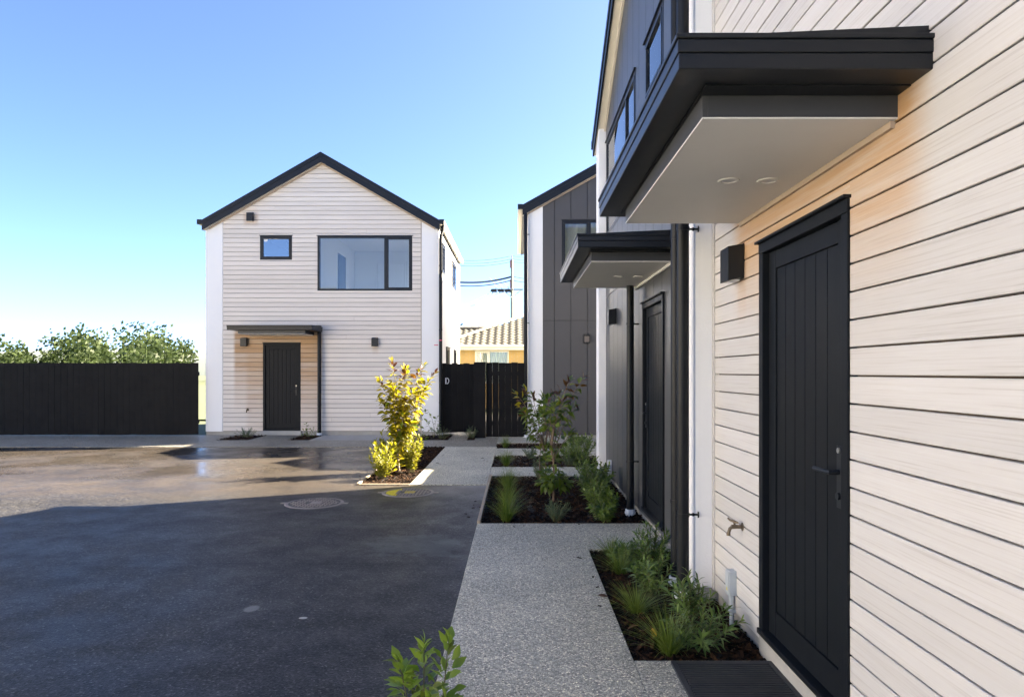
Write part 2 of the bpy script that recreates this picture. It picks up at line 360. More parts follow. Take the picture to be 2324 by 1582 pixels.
def wall(parent, F, r, ops, hp, d0, d1, mat, name='wall'):
    mb = MB()
    for q in cut([r], ops): mb.prism(F, clip(rpoly(q), hp), d0, d1)
    return mb.build(name, mat, parent)
def boards(parent, F, u0, u1, z0, z1, ops, hp, mat, pitch=0.1115, gap=0.009, th=0.026, joints=0.25):
    z = z0
    while z < z1-0.01:
        rr = cut([(u0, u1, z, min(z+pitch-gap, z1))], ops)
        for (a, b, c, d) in rr:
            segs = [(a, b)]
            if b-a > 2.5 and random.random() < joints:
                j = a+(b-a)*random.uniform(0.2, 0.8); segs = [(a, j-0.0015), (j+0.0015, b)]
            for (p, q) in segs:
                po = clip(rpoly((p, q, c, d)), hp)
                if len(po) >= 3:
                    MB().prism(F, po, 0.0, th+random.uniform(0, 0.0015), 0.0025).build('weatherboard', mat, parent)
        z += pitch
def panels(parent, F, edges, zcuts, ops, hp, mat, gap=0.010, th=0.02):
    for a, b in zip(edges, edges[1:]):
        for c, d in zip(zcuts, zcuts[1:]):
            groups = []
            for q in cut([(a+gap/2, b-gap/2, c+gap/2, d-gap/2)], ops):
                if len(clip(rpoly(q), hp)) < 3: continue
                touch = [g for g in groups if any(q[0] <= r[1]+1e-6 and r[0] <= q[1]+1e-6 and q[2] <= r[3]+1e-6 and r[2] <= q[3]+1e-6 for r in g)]
                groups = [g for g in groups if g not in touch] + [sum(touch, [])+[q]]
            for g in groups:
                mb = MB()
                for q in g: mb.prism(F, clip(rpoly(q), hp), 0.0, th)
                mb.build('cladding_panel', mat, parent)

def window(parent, F, u0, u1, z0, z1, mull=(), sashes=(), gmat=None, mat=None):
    gmat = gmat or M['glass']; mat = mat or M['frame']; w = 0.048; D0, D1 = -0.09, 0.026
    mb = MB()
    mb.fbox(F, u0, u1, z1-w, z1, D0, D1); mb.fbox(F, u0, u1, z0, z0+w, D0, D1)
    mb.fbox(F, u0, u0+w, z0+w, z1-w, D0, D1-0.002); mb.fbox(F, u1-w, u1, z0+w, z1-w, D0, D1-0.002)
    for m in mull: mb.fbox(F, m-w*0.7, m+w*0.7, z0+w, z1-w, D0, D1-0.004)
    o = mb.build('window', mat, parent, bevel=0.004)
    hf = MB(); hf.fbox(F, u0-0.02, u1+0.02, z1, z1+0.012, 0.0, D1+0.02); hf.build('head_flashing', mat, o)
    ed = [u0+w] + [x for m in mull for x in (m-w*0.7, m+w*0.7)] + [u1-w]
    for i in range(0, len(ed), 2):
        a, b, c, d = ed[i], ed[i+1], z0+w, z1-w
        if i//2 in sashes:
            q = MB(); t = 0.032
            q.fbox(F, a, b, c, c+t, -0.05, 0.032); q.fbox(F, a, b, d-t, d, -0.05, 0.032)
            q.fbox(F, a, a+t, c+t, d-t, -0.05, 0.030); q.fbox(F, b-t, b, c+t, d-t, -0.05, 0.030)
            q.build('sash', mat, o, bevel=0.003); a += t; b -= t; c += t; d -= t
        MB().fbox(F, a, b, c, d, 0.004, 0.010).build('pane', gmat, o)
    return o

def door(parent, F, u0, u1, z0, z1, side=1, sgn=1):
    w = 0.055; mb = MB()
    mb.fbox(F, u0+w, u1-w, z0+0.03, z1-w, -0.045, -0.012)
    # stiles and rails stand proud of the boarded panel
    a, b, c, d = u0+w, u1-w, z0+0.03, z1-w; st = 0.095
    mb.fbox(F, a+0.003, a+st, c, d, -0.012, 0.004); mb.fbox(F, b-st, b-0.003, c, d, -0.012, 0.004)
    mb.fbox(F, a+st, b-st, d-st, d-0.003, -0.012, 0.003); mb.fbox(F, a+st, b-st, c, c+0.13, -0.012, 0.003)
    o = mb.build('door', M['door'], parent, bevel=0.002)
    fr = MB()
    fr.fbox(F, u0, u1, z1-w, z1, -0.10, 0.04); fr.fbox(F, u0, u0+w, z0, z1-w, -0.10, 0.038); fr.fbox(F, u1-w, u1, z0, z1-w, -0.10, 0.038)
    fr.fbox(F, u0-0.012, u1+0.012, z1, z1+0.014, 0.0, 0.06); fr.fbox(F, u0, u1, z0-0.001, z0+0.028, -0.10, 0.05)
    fr.build('frame', M['door'], o, bevel=0.003)
    n = 6; pw = (b-a-2*st)/n
    for i in range(n):
        MB().fbox(F, a+st+i*pw+0.003, a+st+(i+1)*pw-0.003, c+0.133, d-st-0.003, -0.012, -0.004, 0.003).build('door_board', M['door'], o)
    hu = (b-0.055) if side > 0 else (a+0.055); hz = z0+0.98; h = MB()
    h.fbox(F, hu-0.022, hu+0.022, hz-0.13, hz+0.13, 0.003, 0.018)
    P = lambda u, z, d: F(u, z, d)
    h.tube([P(hu, hz+0.02, 0.015), P(hu, hz+0.02, 0.06), P(hu-side*0.03, hz+0.02, 0.065), P(hu-side*0.13, hz+0.02, 0.065)], 0.010, 8)
    h.tube([P(hu, hz-0.08, 0.015), P(hu, hz-0.08, 0.028)], 0.016, 10)
    h.build('handle', M['frame'], o, smooth=40)
    lc = MB(); lc.tube([P(hu, hz+0.11, 0.017), P(hu, hz+0.11, 0.024)], 0.012, 10); lc.build('lock', M['steel'], o, smooth=40)
    return o

def canopy(parent, F, u0, u1, zb, lights, dlu=None):
    """door canopy: gutter tray round three sides, sloping roof sheet, boxed soffit with two downlights"""
    mb = MB(); D = 0.84
    prof = [(0.0, zb+0.15), (0.0, zb+0.10), (D-0.02, zb+0.10), (D-0.02, zb+0.113)]
    a = [F(u0+0.02, z, d) for d, z in prof]; b = [F(u1-0.02, z, d) for d, z in prof]
    mb.add(a+b, [(0,1,2,3), (4,5,6,7), (0,1,5,4), (1,2,6,5), (2,3,7,6), (3,0,4,7)])
    o = mb.build('canopy', M['black'], parent)
    g = MB(); G = 0.12
    def U(e): return [(u0-e, 0.0), (u0-e, D+e), (u1+e, D+e), (u1+e, 0.0), (u1-G, 0.0), (u1-G, D-G), (u0+G, D-G), (u0+G, 0.0)]
    for e, za_, zb_ in ((0.0, zb, zb+0.052), (0.004, zb+0.052, zb+0.095), (0.010, zb+0.095, zb+0.112)):
        lo = [F(u, za_, d) for u, d in U(e)]; hi = [F(u, zb_, d) for u, d in U(e)]
        g.add(lo+hi, [(0,1,6,7), (1,2,5,6), (2,3,4,5), (8,9,14,15), (9,10,13,14), (10,11,12,13)]+[(i, (i+1) % 8, 8+(i+1) % 8, 8+i) for i in range(8)])
    g.build('gutter', M['black'], o, bevel=0.004)
    t = MB(); t.fbox(F, u0+G, u1-G, zb-0.004, zb+0.02, 0.0, D-G); t.build('tray', M['black'], o)
    i = 0.20; s0, s1, dd = u0+i, u1-i, D-0.13; zs = zb-0.085
    f = MB(); f.fbox(F, s0, s1, zs+0.006, zb-0.003, dd-0.02, dd); f.fbox(F, s0, s0+0.02, zs+0.006, zb-0.003, 0.0, dd-0.02); f.fbox(F, s1-0.02, s1, zs+0.006, zb-0.003, 0.0, dd-0.02)
    f.build('fascia', M['fascia'], o, bevel=0.002)
    q = MB(); q.fbox(F, s0+0.001, s1-0.001, zs, zs+0.006, 0.0, dd-0.001); q.build('soffit', M['soffit'], o)
    sc = MB(); sc.fbox(F, s0+0.02, s1-0.02, zs-0.025, zs-0.0005, 0.022, 0.042); sc.build('scotia', M['trim'] if parent.name.startswith('timber') else M['soffit'], o)
    for (u, d) in lights:
        r = MB(); n = 20; vs = []
        for rad, zz in ((0.050, zs-0.0006), (0.047, zs-0.006), (0.036, zs-0.006), (0.033, zs-0.001), (0.0, zs-0.001)):
            if rad == 0: vs.append(F(u, zz, d))
            else: vs += [F(u+rad*math.cos(2*math.pi*j/n), zz, d+rad*math.sin(2*math.pi*j/n)) for j in range(n)]
        fs = [(k*n+j, k*n+(j+1) % n, (k+1)*n+(j+1) % n, (k+1)*n+j) for k in range(3) for j in range(n)] + [(3*n+j, 3*n+(j+1) % n, 4*n) for j in range(n)]
        r.add(vs, fs).build('downlight', M['soffit'], o, smooth=30)
    return o

def downpipe(parent, path, rad=0.04, brackets=(), bdir=(1, 0, 0), blen=0.08, cap=True, name='downpipe'):
    o = MB().tube(path, rad, 20).build(name, M['pipe'], parent, smooth=50)
    x, y, z0 = path[0]; bd = Vector(bdir)
    for z in brackets:
        b = MB(); b.tube([(x, y, z-0.012), (x, y, z+0.012)], rad+0.004, 20)
        p = Vector((x, y, z)); b.tube([p+bd*rad, p+bd*(rad+blen)], 0.007, 8); b.tube([p+bd*(rad+blen*0.45), p+bd*(rad+blen*0.6)], 0.012, 8)
        b.tube([p+bd*(rad+blen-0.008), p+bd*(rad+blen)], 0.022, 10); b.build('bracket', M['pipe'], o, smooth=40)
    if cap:
        c = MB(); c.tube([(x, y, z0-0.06), (x, y, z0+0.035), (x, y, z0+0.04)], [rad+0.012, rad+0.012, rad+0.009], 20); c.tube([(x, y, z0-0.01), (x, y, z0+0.012)], rad+0.018, 20)
        c.build('base_socket', M['pvc'], o, smooth=40)
    return o

def gable_roof(parent, F, uc, za, k, uL, uR, zdrop, L, over=0.17, gut=True):
    """chevron roof: sheet, barge boards with a proud cap, light soffit strips at the verge, gutters along the eaves"""
    def zz(u): return za-k*abs(u-uc)
    th = 0.15
    r = MB()
    for a, b in ((uL, uc), (uc, uR)):
        r.prism(F, [(a, zz(a)-th), (b, zz(b)-th), (b, zz(b)-0.03), (a, zz(a)-0.03)], -L-over, over-0.025)
    o = r.build('roof', M['black'], parent)
    for a, b in ((uL, uc), (uc, uR)):
        m = MB(); m.prism(F, [(a, zz(a)-0.245), (b, zz(b)-0.245), (b, zz(b)-0.07), (a, zz(a)-0.07)], over-0.025, over)
        m.build('barge_board', M['black'], o, bevel=0.003)
        m = MB(); m.prism(F, [(a, zz(a)-0.10), (b, zz(b)-0.10), (b, zz(b)), (a, zz(a))], over, over+0.014)
        m.prism(F, [(a, zz(a)-0.03), (b, zz(b)-0.03), (b, zz(b)), (a, zz(a))], over-0.12, over)
        m.build('verge_flashing', M['black'], o, bevel=0.003)
        m = MB(); m.prism(F, [(a, zz(a)-0.235), (b, zz(b)-0.235), (b, zz(b)-0.215), (a, zz(a)-0.215)], 0.0, over-0.027)
        m.build('verge_soffit', M['cream'], o)
        m = MB(); a2, b2 = (a+0.12, b) if a == uL else (a, b-0.12)
        m.prism(F, [(a2, zz(a2)-0.275), (b2, zz(b2)-0.275), (b2, zz(b2)-0.236), (a2, zz(a2)-0.236)], 0.021, 0.05)
        m.build('rake_trim', M['trim'] if not parent.name.startswith('dark') else M['cream'], o)
        # ribs of the metal sheet
        for i in range(1, int(L/0.6)+1):
            d = -i*0.6
            q = MB(); q.prism(F, [(a, zz(a)-0.03), (b, zz(b)-0.03), (b, zz(b)-0.002), (a, zz(a)-0.002)], d-0.02, d+0.02); q.build('roof_rib', M['black'], o)
    if gut:
        for u, sg in ((uL, -1), (uR, 1)):
            g = MB(); a, b = sorted((u, u+sg*0.11)); z = zz(u)
            g.fbox(F, a, b, z-0.10, z+0.005, -L-over, over-0.03); g.build('eave_gutter', M['cream'], o, bevel=0.008)
            g = MB(); g.fbox(F, a-0.003, b+0.003, z-0.105, z+0.012, over-0.03, over+0.012); g.build('gutter_stop', M['black'], o)
    return o

# ------------------------------------------------------------------ setting
def sheet(name, rects, z, mat, th=0.0, bevel=0, kind='structure'):
    mb = MB()
    for (x0, x1, y0, y1) in rects:
        if th: mb.box(x0, x1, y0, y1, z-th, z)
        else: mb.add([(x0,y0,z),(x1,y0,z),(x1,y1,z),(x0,y1,z)], [(0,1,2,3)])
    return tag(mb.build(name, mat, None, bevel=bevel), kind=kind)
g = MB(); n = 72
g.add([(0, 100, -0.08)]+[(1500*math.cos(2*math.pi*i/n), 100+1500*math.sin(2*math.pi*i/n), -0.08) for i in range(n)], [(0, i+1, (i+1) % n+1) for i in range(n)])
tag(g.build('ground', M['ground']), kind='structure')
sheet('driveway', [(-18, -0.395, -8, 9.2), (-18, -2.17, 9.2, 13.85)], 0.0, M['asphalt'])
CT = 0.012
G = 0.003
path_rects = [(-0.395, 0.62, -8, 2.6-G), (-0.395, 0.62, 2.6+G, 5.84), (0.62, 1.36, -8, 3.58), (-0.395, 1.34, 5.84+G, 6.83), (-0.40, 3.0, 9.98, 10.9), (-0.40, 3.0, 12.45, 13.55),
              (0.985, 4.0, 13.55+G, 14.5), (-0.42, 4.0, 14.5+G, 15.95), (-1.45, -0.40-G, 9.2, 11.42-G), (-1.45, -0.40-G, 11.42+G, 13.85-G)]
for r in path_rects: sheet('path', [r], CT, M['agg'], 0.1, 0.006)
apron_rects = [(-18, -5.0, 13.85, 15.2), (-5.0+G, -0.42-G, 13.85, 15.2), (-18, -6.75, 15.2, 16.42), (-6.02, -5.15, 15.2, 16.42), (-1.54, -1.12, 15.2, 16.9), (-0.95, -0.43, 15.2+G, 15.95)]
for r in apron_rects: sheet('apron', [r], CT, M['agg2'], 0.1, 0.006)
sheet('pavement', [(-4.65, -2.3, 15.2+G, 16.42)], CT, M['concrete'], 0.1, 0.006)
sheet('bounce_slab', [(-11.5, -8.6, -12, 7.4)], 0.006, M['concrete'])  # pale slab out of view, added to bounce sunlight onto the shaded walls
sheet('side_yard', [(-1.86, 0.2, 16.9, 25)], -0.01, M['gravel'])
sheet('back_yard', [(-12, 8, 22.4, 27.9)], -0.02, M['ground'])

beds = {'near': (0.62, 1.36, 3.58, 5.84), 'big': (-0.36, 1.34, 6.83, 9.98), 'third': (-0.40, 3.0, 10.9, 12.45), 'fourth': (-0.42, 0.985, 13.55, 14.5),
        'sunny': (-2.15, -1.45, 9.2, 13.85), 'door_left': (-6.75, -6.02, 15.2, 16.42), 'door_right': (-5.15, -4.65, 15.2, 16.42), 'corner': (-2.3, -1.54, 15.2, 16.42), 'gate': (-1.12, -0.95, 15.2, 16.6), 'fore': (-1.05, -0.12, 1.3, 2.55)}
def bed(name, z, chips, lab):
    x0, x1, y0, y1 = beds[name]; rnd = random.Random(name)
    nx, ny = max(2, int((x1-x0)/0.12)), max(2, int((y1-y0)/0.12)); mb = MB()
    vs = [(x0+(x1-x0)*i/nx, y0+(y1-y0)*j/ny, z+(rnd.uniform(-0.012, 0.02) if 0 < i < nx and 0 < j < ny else -0.01)) for j in range(ny+1) for i in range(nx+1)]
    mb.add(vs, [(j*(nx+1)+i, j*(nx+1)+i+1, (j+1)*(nx+1)+i+1, (j+1)*(nx+1)+i) for j in range(ny) for i in range(nx)])
    tag(mb.build('planting_bed', M['soil'], smooth=True), kind='structure')
    c = MB()
    for _ in range(chips):
        x, y = rnd.uniform(x0+0.015, x1-0.015), rnd.uniform(y0+0.015, y1-0.015)
        l, wd, h = rnd.uniform(0.014, 0.042), rnd.uniform(0.006, 0.016), rnd.uniform(0.002, 0.006)
        m = Matrix.Translation((x, y, z+rnd.uniform(0.004, 0.024))) @ Matrix.Rotation(rnd.uniform(0, 6.3), 4, 'Z') @ Matrix.Rotation(rnd.gauss(0, 0.35), 4, 'Y') @ Matrix.Rotation(rnd.gauss(0, 0.4), 4, 'X')
        sk = rnd.uniform(-0.3, 0.3)*l
        base = [(-l, -wd, 0), (l, -wd*rnd.uniform(0.4, 1), 0), (l*rnd.uniform(0.6, 1.1), wd, 0), (-l*rnd.uniform(0.6, 1.1), wd*rnd.uniform(0.4, 1), 0)]
        top = [(p[0]*0.9, p[1]*0.8, h) for p in base]
        c.add([m @ Vector(p) for p in base+top], [(0,1,5,4), (1,2,6,5), (2,3,7,6), (3,0,4,7), (4,5,6,7)])
    if z < 0.01:
        for _ in range(max(4, chips//220)):
            e = rnd.random(); x, y = (rnd.choice((x0-abs(rnd.gauss(0, 0.09))-0.04, x1+abs(rnd.gauss(0, 0.09))+0.04)), rnd.uniform(y0, y1)) if e < 0.5 else (rnd.uniform(x0, x1), rnd.choice((y0-abs(rnd.gauss(0, 0.09))-0.03, y1+abs(rnd.gauss(0, 0.09))+0.03)))
            l, wd = rnd.uniform(0.008, 0.026), rnd.uniform(0.004, 0.010); m = Matrix.Translation((x, y, CT+0.002)) @ Matrix.Rotation(rnd.uniform(0, 6.3), 4, 'Z')
            bt = [(-l, -wd, 0), (l, -wd*0.6, 0), (l*0.8, wd, 0), (-l*0.7, wd*0.8, 0)]
            c.add([m @ Vector(p) for p in bt+[(p[0]*0.9, p[1]*0.8, 0.005) for p in bt]], [(0,1,5,4), (1,2,6,5), (2,3,7,6), (3,0,4,7), (4,5,6,7)])
    tag(c.build('bark_mulch', M['mulch'], fix=False), 'dark bark mulch '+lab, 'mulch', kind='stuff')
bed('near', -0.03, 4200, 'in the bed beside the near weatherboard wall')
bed('big', -0.02, 6000, 'in the wide bed before the dark clad wall')
bed('third', -0.02, 2400, 'in the narrow bed between two concrete strips')
bed('fourth', -0.015, 900, 'in the farthest narrow bed by the fence')
bed('sunny', -0.01, 4200, 'in the sunlit bed beside the driveway')
for b_, l_ in (('door_left', 'left of the grey door'), ('door_right', 'right of the grey door'), ('corner', 'at the white house corner'), ('gate', 'beside the gate post')): bed(b_, -0.005, 350, l_)
bed('fore', 0.022, 900, 'in the bed at the path edge')

def plank(name, x0, x1, y0, y1, z0, z1, mat, lab, cat):
    return tag(MB().box(x0, x1, y0, y1, z0, z1).build(name, mat, bevel=0.004), lab, cat)
plank('timber_edging', -0.397, -0.362, 6.84, 9.97, -0.06, 0.035, M['edging'], 'long pale timber edging board between asphalt and wide bed', 'edging')
plank('timber_edging', -2.168, -2.135, 9.2, 13.84, -0.06, 0.03, M['edging'], 'sunlit timber edging board on the driveway side of the sunny bed', 'edging')
plank('timber_edging', -2.134, -1.452, 9.185, 9.215, -0.06, 0.02, M['edging'], 'short timber edging board across the front of the sunny bed', 'edging')
plank('timber_edging', -0.37, -0.40+1.37, 14.49, 14.52, -0.06, 0.02, M['edging'], 'thin timber board behind the farthest narrow bed', 'edging')
plank('timber_edging', -1.06, -0.11, 2.55, 2.58, -0.06, 0.05, M['edging'], 'timber board at the end of the bed at the path edge', 'edging')

# ------------------------------------------------------------------ left white house
LH = empty('timber_house', (-4.717, 16.5, 0), 'white timber gabled house with grey front door and wide upper window', 'house')
FL = Fy(16.5); k = 0.573
hpL = gable_hp(-4.717, 6.837-0.24, k); uL0, uL1 = -7.55, -1.88
opsL = [(-4.835, -2.53, 3.51, 4.84), (-6.23, -5.45, 4.26, 4.845), (LH_DOOR[0], LH_DOOR[1], 0.115, 2.24)]
wall(LH, FL, (uL0+0.02, uL1-0.02, 0.0, 6.7), opsL, hpL, -0.16, -0.004, M['back'])
MB().fbox(FL, uL0, uL1, -0.1, 0.10, -0.2, -0.003).build('plinth', M['concrete'], LH)
MB().fbox(FL, LH_DOOR[0]-0.02, LH_DOOR[1]+0.02, -0.05, 0.113, -0.1, 0.06).build('door_step', M['concrete'], LH, bevel=0.005)
boards(LH, FL, -7.13, -2.31, 0.108, 6.65, opsL, hpL, M['board_x'])
for a, b in ((-2.304, -1.88), (-7.55, -7.136)):
    MB().prism(FL, clip(rpoly((a, b, 0.09, 6)), hpL), -0.15, 0.03).build('corner_panel', M['stucco'], LH, bevel=0.006)
MB().prism(FL, clip(rpoly((-2.322, -2.306, 0.1, 6)), hpL), 0.0, 0.032).build('corner_trim', M['trim'], LH)
# right side wall
FS = Fxp(-1.88); sops = [(17.05, 17.75, 4.05, 4.76), (19.75, 21.10, 4.02, 4.76), (18.1, 18.9, 0.9, 2.2), (20.4, 21.2, 0.9, 2.2)]
wall(LH, FS, (16.66, 22.1, 0.0, 5.0), sops, [], -0.15, 0.0, M['stucco'], 'side_wall')
MB().fbox(FS, 21.75, 22.1, 0, 5.0, 0.001, 0.03).build('corner_panel', M['stucco'], LH)
for (a, b, c, d) in sops: window(LH, FS, a, b, c, d, [(a+b)/2], (0,))
wall(LH, Fx(-7.55), (16.66, 22.1, 0.0, 5.0), [], [], -0.15, 0.0, M['stucco'], 'side_wall')
wall(LH, Fyp(22.1), (-7.4, -2.03, 0.0, 6.7), [], hpL, -0.15, 0.0, M['stucco'], 'rear_wall')
gable_roof(LH, FL, -4.717, 6.837, k, -7.58, -1.855, 0, 5.6)
window(LH, FL, *opsL[0], [-4.835+0.718*2.305], (1,))
sw = window(LH, FL, *opsL[1], [], (0,), M['glass_frost'])
MB().fbox(FL, -6.135, -6.05, 4.71, 4.76, 0.0105, 0.0115).build('sticker', M['paper'], sw)
door(LH, FL, LH_DOOR[0], LH_DOOR[1], 0.115, 2.24, 1)
canopy(LH, FL, -6.69, -4.715, 2.51, [(-5.7, 0.36), (-5.7, 0.17)])
downpipe(LH, [(-4.755, 16.36, 0.03), (-4.755, 16.36, 2.50)], 0.045, (1.85, 0.75), (0, 1, 0), 0.06)
downpipe(LH, [(-1.83, 16.38, 0.03), (-1.83, 16.38, 4.75), (-1.82, 16.40, 4.85), (-1.79, 16.48, 4.95), (-1.79, 16.50, 5.1)], 0.04, (4.1, 2.55, 0.8), (0, 1, 0), 0.05)
# upper floor rooms behind the windows
it = MB()
it.box(-7.40, -2.03, 16.67, 21.94, 2.75, 2.92, 1)                      # floor
it.box(-7.10, -2.35, 16.67, 21.94, 5.30, 5.33)                         # ceiling
it.box(-5.16, -5.06, 16.67, 21.9, 2.92, 5.3)                           # partition
it.box(-7.40, -2.045, 16.661, 16.668, 2.92, 3.50); it.box(-7.2, -2.3, 16.661, 16.668, 4.85, 5.3)
it.box(-5.06, -4.86, 16.661, 16.668, 3.5, 4.85); it.box(-2.50, -2.045, 16.661, 16.668, 3.5, 4.85)
YB = 21.22
for q in cut([(-5.06, -2.04, 2.92, 5.3)], [(-3.35, -2.62, 2.92, 4.90)]): it.prism(Fy(YB), rpoly(q), -0.1, 0.0)
it.box(-3.41, -3.35, 21.32, 21.9, 2.92, 4.95); it.box(-2.62, -2.56, 21.32, 21.9, 2.92, 4.95); it.box(-3.35, -2.62, 21.86, 21.9, 2.92, 4.95); it.box(-3.35, -2.62, 21.32, 21.86, 4.90, 4.94)
it.build('interior', [M['plaster'], M['carpet']], LH)
wd = MB(); wd.box(-3.35, -2.62, 21.34, 21.85, 4.62, 4.645); wd.tube([(-3.35, 21.5, 4.54), (-2.62, 21.5, 4.54)], 0.016, 8); wd.box(-3.0, -2.98, 21.6, 21.85, 2.93, 4.62); wd.build('wardrobe_shelf', M['plaster'], LH)
dd = MB(); dd.box(-4.33, -3.50, 21.15, 21.195, 2.93, 4.92); dd.box(-4.40, -4.34, 21.16, 21.215, 2.93, 4.99); dd.box(-3.49, -3.43, 21.16, 21.215, 2.93, 4.99); dd.box(-4.34, -3.49, 21.16, 21.215, 4.93, 4.99)
dd.build('interior_door', M['plaster'], LH, bevel=0.004)
lh = MB(); lh.tube([(-4.26, 21.15, 3.95), (-4.26, 21.09, 3.95), (-4.15, 21.09, 3.95)], 0.012, 8); lh.build('interior_handle', M['steel'], LH, smooth=40)
dp = MB(); dp.box(-5.055, -5.03, 19.2, 20.0, 2.93, 4.9); dp.build('dark_doorway', M['frame'], LH)
ck = MB(); ck.box(-2.50, -2.46, 20.75, 21.2, 2.93, 4.9); ck.box(-2.12, -2.08, 20.75, 21.2, 2.93, 4.9)
for z in (2.93, 3.4, 3.72, 4.05, 4.35, 4.65, 4.87): ck.box(-2.46, -2.12, 20.75, 21.2, z, z+0.03)
ck.build('shelf_unit', M['plaster'], LH)

# ------------------------------------------------------------------ middle grey house
GH = empty('clad_house', (3.05, 16.0, 0), 'charcoal clad gabled house with white corner panel behind the fence', 'house')
FG = Fy(16.0); kG = 0.56; ucG = 3.05; zaG = 5.44+kG*(ucG-0.145)
hpG = gable_hp(ucG, zaG-0.24, kG); opsG = [(1.07, 3.37, 3.78, 5.11), (3.9, 4.7, 4.5, 5.1)]
wall(GH, FG, (0.27, 5.8, 0.0, 7), opsG, hpG, -0.16, -0.004, M['groove'])
panels(GH, FG, [0.625, 0.895, 1.283, 1.671, 2.059, 2.447, 2.835, 3.223, 3.611, 3.999, 4.387, 4.775, 5.163, 5.45], [0.06, 2.75, 7.0], opsG, hpG, M['dark2'], 0.012)
for a, b in ((0.27, 0.622), (5.45, 5.83)):
    MB().prism(FG, clip(rpoly((a, b, 0.06, 7)), hpG), -0.15, 0.035).build('corner_panel', M['stucco'], GH, bevel=0.006)
MB().fbox(FG, 0.27, 5.8, -0.1, 0.05, -0.2, -0.003).build('plinth', M['concrete'], GH)
window(GH, FG, *opsG[0], [1.07+0.65], (0,)); window(GH, FG, *opsG[1], [], (0,))
wall(GH, Fx(0.27), (16.16, 21.7, 0.0, 5.3), [], [], -0.15, 0.0, M['stucco'], 'side_wall')
wall(GH, Fxp(5.83), (16.16, 21.7, 0.0, 5.3), [], [], -0.15, 0.0, M['stucco'], 'side_wall')
wall(GH, Fyp(21.7), (0.42, 5.68, 0.0, 7), [], hpG, -0.15, 0.0, M['stucco'], 'rear_wall')
gi = MB(); gi.box(0.43, 5.67, 16.17, 21.54, 2.8, 2.95, 1); gi.box(0.43, 5.67, 16.17, 21.54, 5.2, 5.25); gi.box(0.43, 5.67, 19.0, 19.1, 2.95, 5.2); gi.build('interior', [M['plaster'], M['carpet']], GH)
gable_roof(GH, FG, ucG, zaG, kG, 0.145, 2*ucG-0.145, 0, 5.7)
downpipe(GH, [(0.215, 15.86, 0.03), (0.215, 15.86, 5.2), (0.20, 15.9, 5.32)], 0.043, (4.75, 2.68), (1, 0, 0), 0.04)
cu = MB(); n = 60; pts = [(1.10+2.24*i/n, 16.22+0.025*math.sin(i*1.25)+0.01*math.sin(i*3.1)) for i in range(n+1)]
cu.add([(x, y, z) for x, y in pts for z in (3.70, 5.14)], [(2*i, 2*i+2, 2*i+3, 2*i+1) for i in range(n)])
tag(cu.build('curtain', M['curtain'], smooth=True), 'pale pleated curtain behind the charcoal house upper window', 'curtain')

# ------------------------------------------------------------------ near dark gabled house (looks towards the driveway)
DH = empty('dark_house', (1.34, 7.45, 0), 'dark vertical clad townhouse with white corner fins and canopy over its side door', 'house')
FD = Fx(1.34); kD = 0.565; ucD = 7.45; zaD = 6.79; hpD = gable_hp(ucD, zaD-0.22, kD)
opsD = [(7.50, 9.92, 3.51, 4.88), (6.08, 6.94, 4.26, 4.88), (6.04, 7.03, 0.115, 2.235)]
wall(DH, FD, (4.62, 10.28, 0.0, 6.8), opsD, hpD, -0.16, -0.004, M['groove'])
ed = [10.0-0.385*i for i in range(14)]; ed = sorted(ed[:-1]+[4.95])
panels(DH, FD, ed, [0.05, 2.63, 7.0], opsD, hpD, M['dark'], 0.009)
MB().fbox(FD, 4.95, 10.0, -0.1, 0.045, -0.2, -0.003).build('plinth', M['concrete'], DH)
for a, b in ((10.0, 10.3), (4.6, 4.945)):
    MB().prism(FD, clip(rpoly((a, b, 0.07, 7)), hpD), -0.15, 0.127).build('corner_fin', M['stucco'], DH, bevel=0.006)
MB().fbox(FD, 10.0, 10.3, -0.1, 0.068, -0.15, 0.09).build('fin_footing', M['concrete'], DH)
MB().fbox(FD, 4.61, 4.945, -0.1, 0.068, -0.15, 0.09).build('fin_footing', M['concrete'], DH)
window(DH, FD, *opsD[0], [8.2], (0,)); window(DH, FD, *opsD[1], [], (0,))
door(DH, FD, *opsD[2], side=1)
canopy(DH, FD, 5.51, 7.70, 2.545, [(6.58, 0.35), (6.58, 0.155)])
gable_roof(DH, FD, ucD, zaD, kD, 4.45, 10.45, 0, 6.5, 0.166)
wall(DH, Fyp(10.3), (1.50, 7.8, 0.0, 5.0), [], [], -0.15, 0.0, M['stucco'], 'side_wall')
wall(DH, Fxp(7.8), (4.62, 10.28, 0.0, 6.8), [], hpD, -0.15, 0.0, M['stucco'], 'rear_wall')
di = MB(); di.box(1.51, 7.6, 4.65, 10.1, 2.75, 2.92, 1); di.box(1.51, 7.6, 4.65, 10.1, 5.02, 5.06); di.box(4.5, 4.6, 4.65, 10.1, 2.92, 5.02); di.build('interior', [M['plaster'], M['carpet']], DH)
for (a, b, c, d), l in ((opsD[0], 'white roller blind behind the wide upper window of the dark house'), (opsD[1], 'white roller blind behind the small upper window of the dark house')):
    tag(MB().fbox(FD, a+0.05, b-0.05, c+0.05, d-0.05, -0.030, -0.026).build('roller_blind', M['plaster']), l, 'blind')
downpipe(DH, [(1.225, 7.30, 0.02), (1.225, 7.30, 2.50)], 0.04, (2.05, 0.57), (1, 0, 0), 0.065)
downpipe(DH, [(1.155, 4.90, 0.02), (1.155, 4.90, 4.9), (1.16, 4.86, 5.05)], 0.04, (2.50, 0.60), (1, 0, 0), 0.04)
downpipe(DH, [(1.129, 4.60, 0.02), (1.129, 4.60, 4.9), (1.14, 4.56, 5.05)], 0.041, (2.50, 0.566), (0.75, 0.0, 0.0), 0.10)

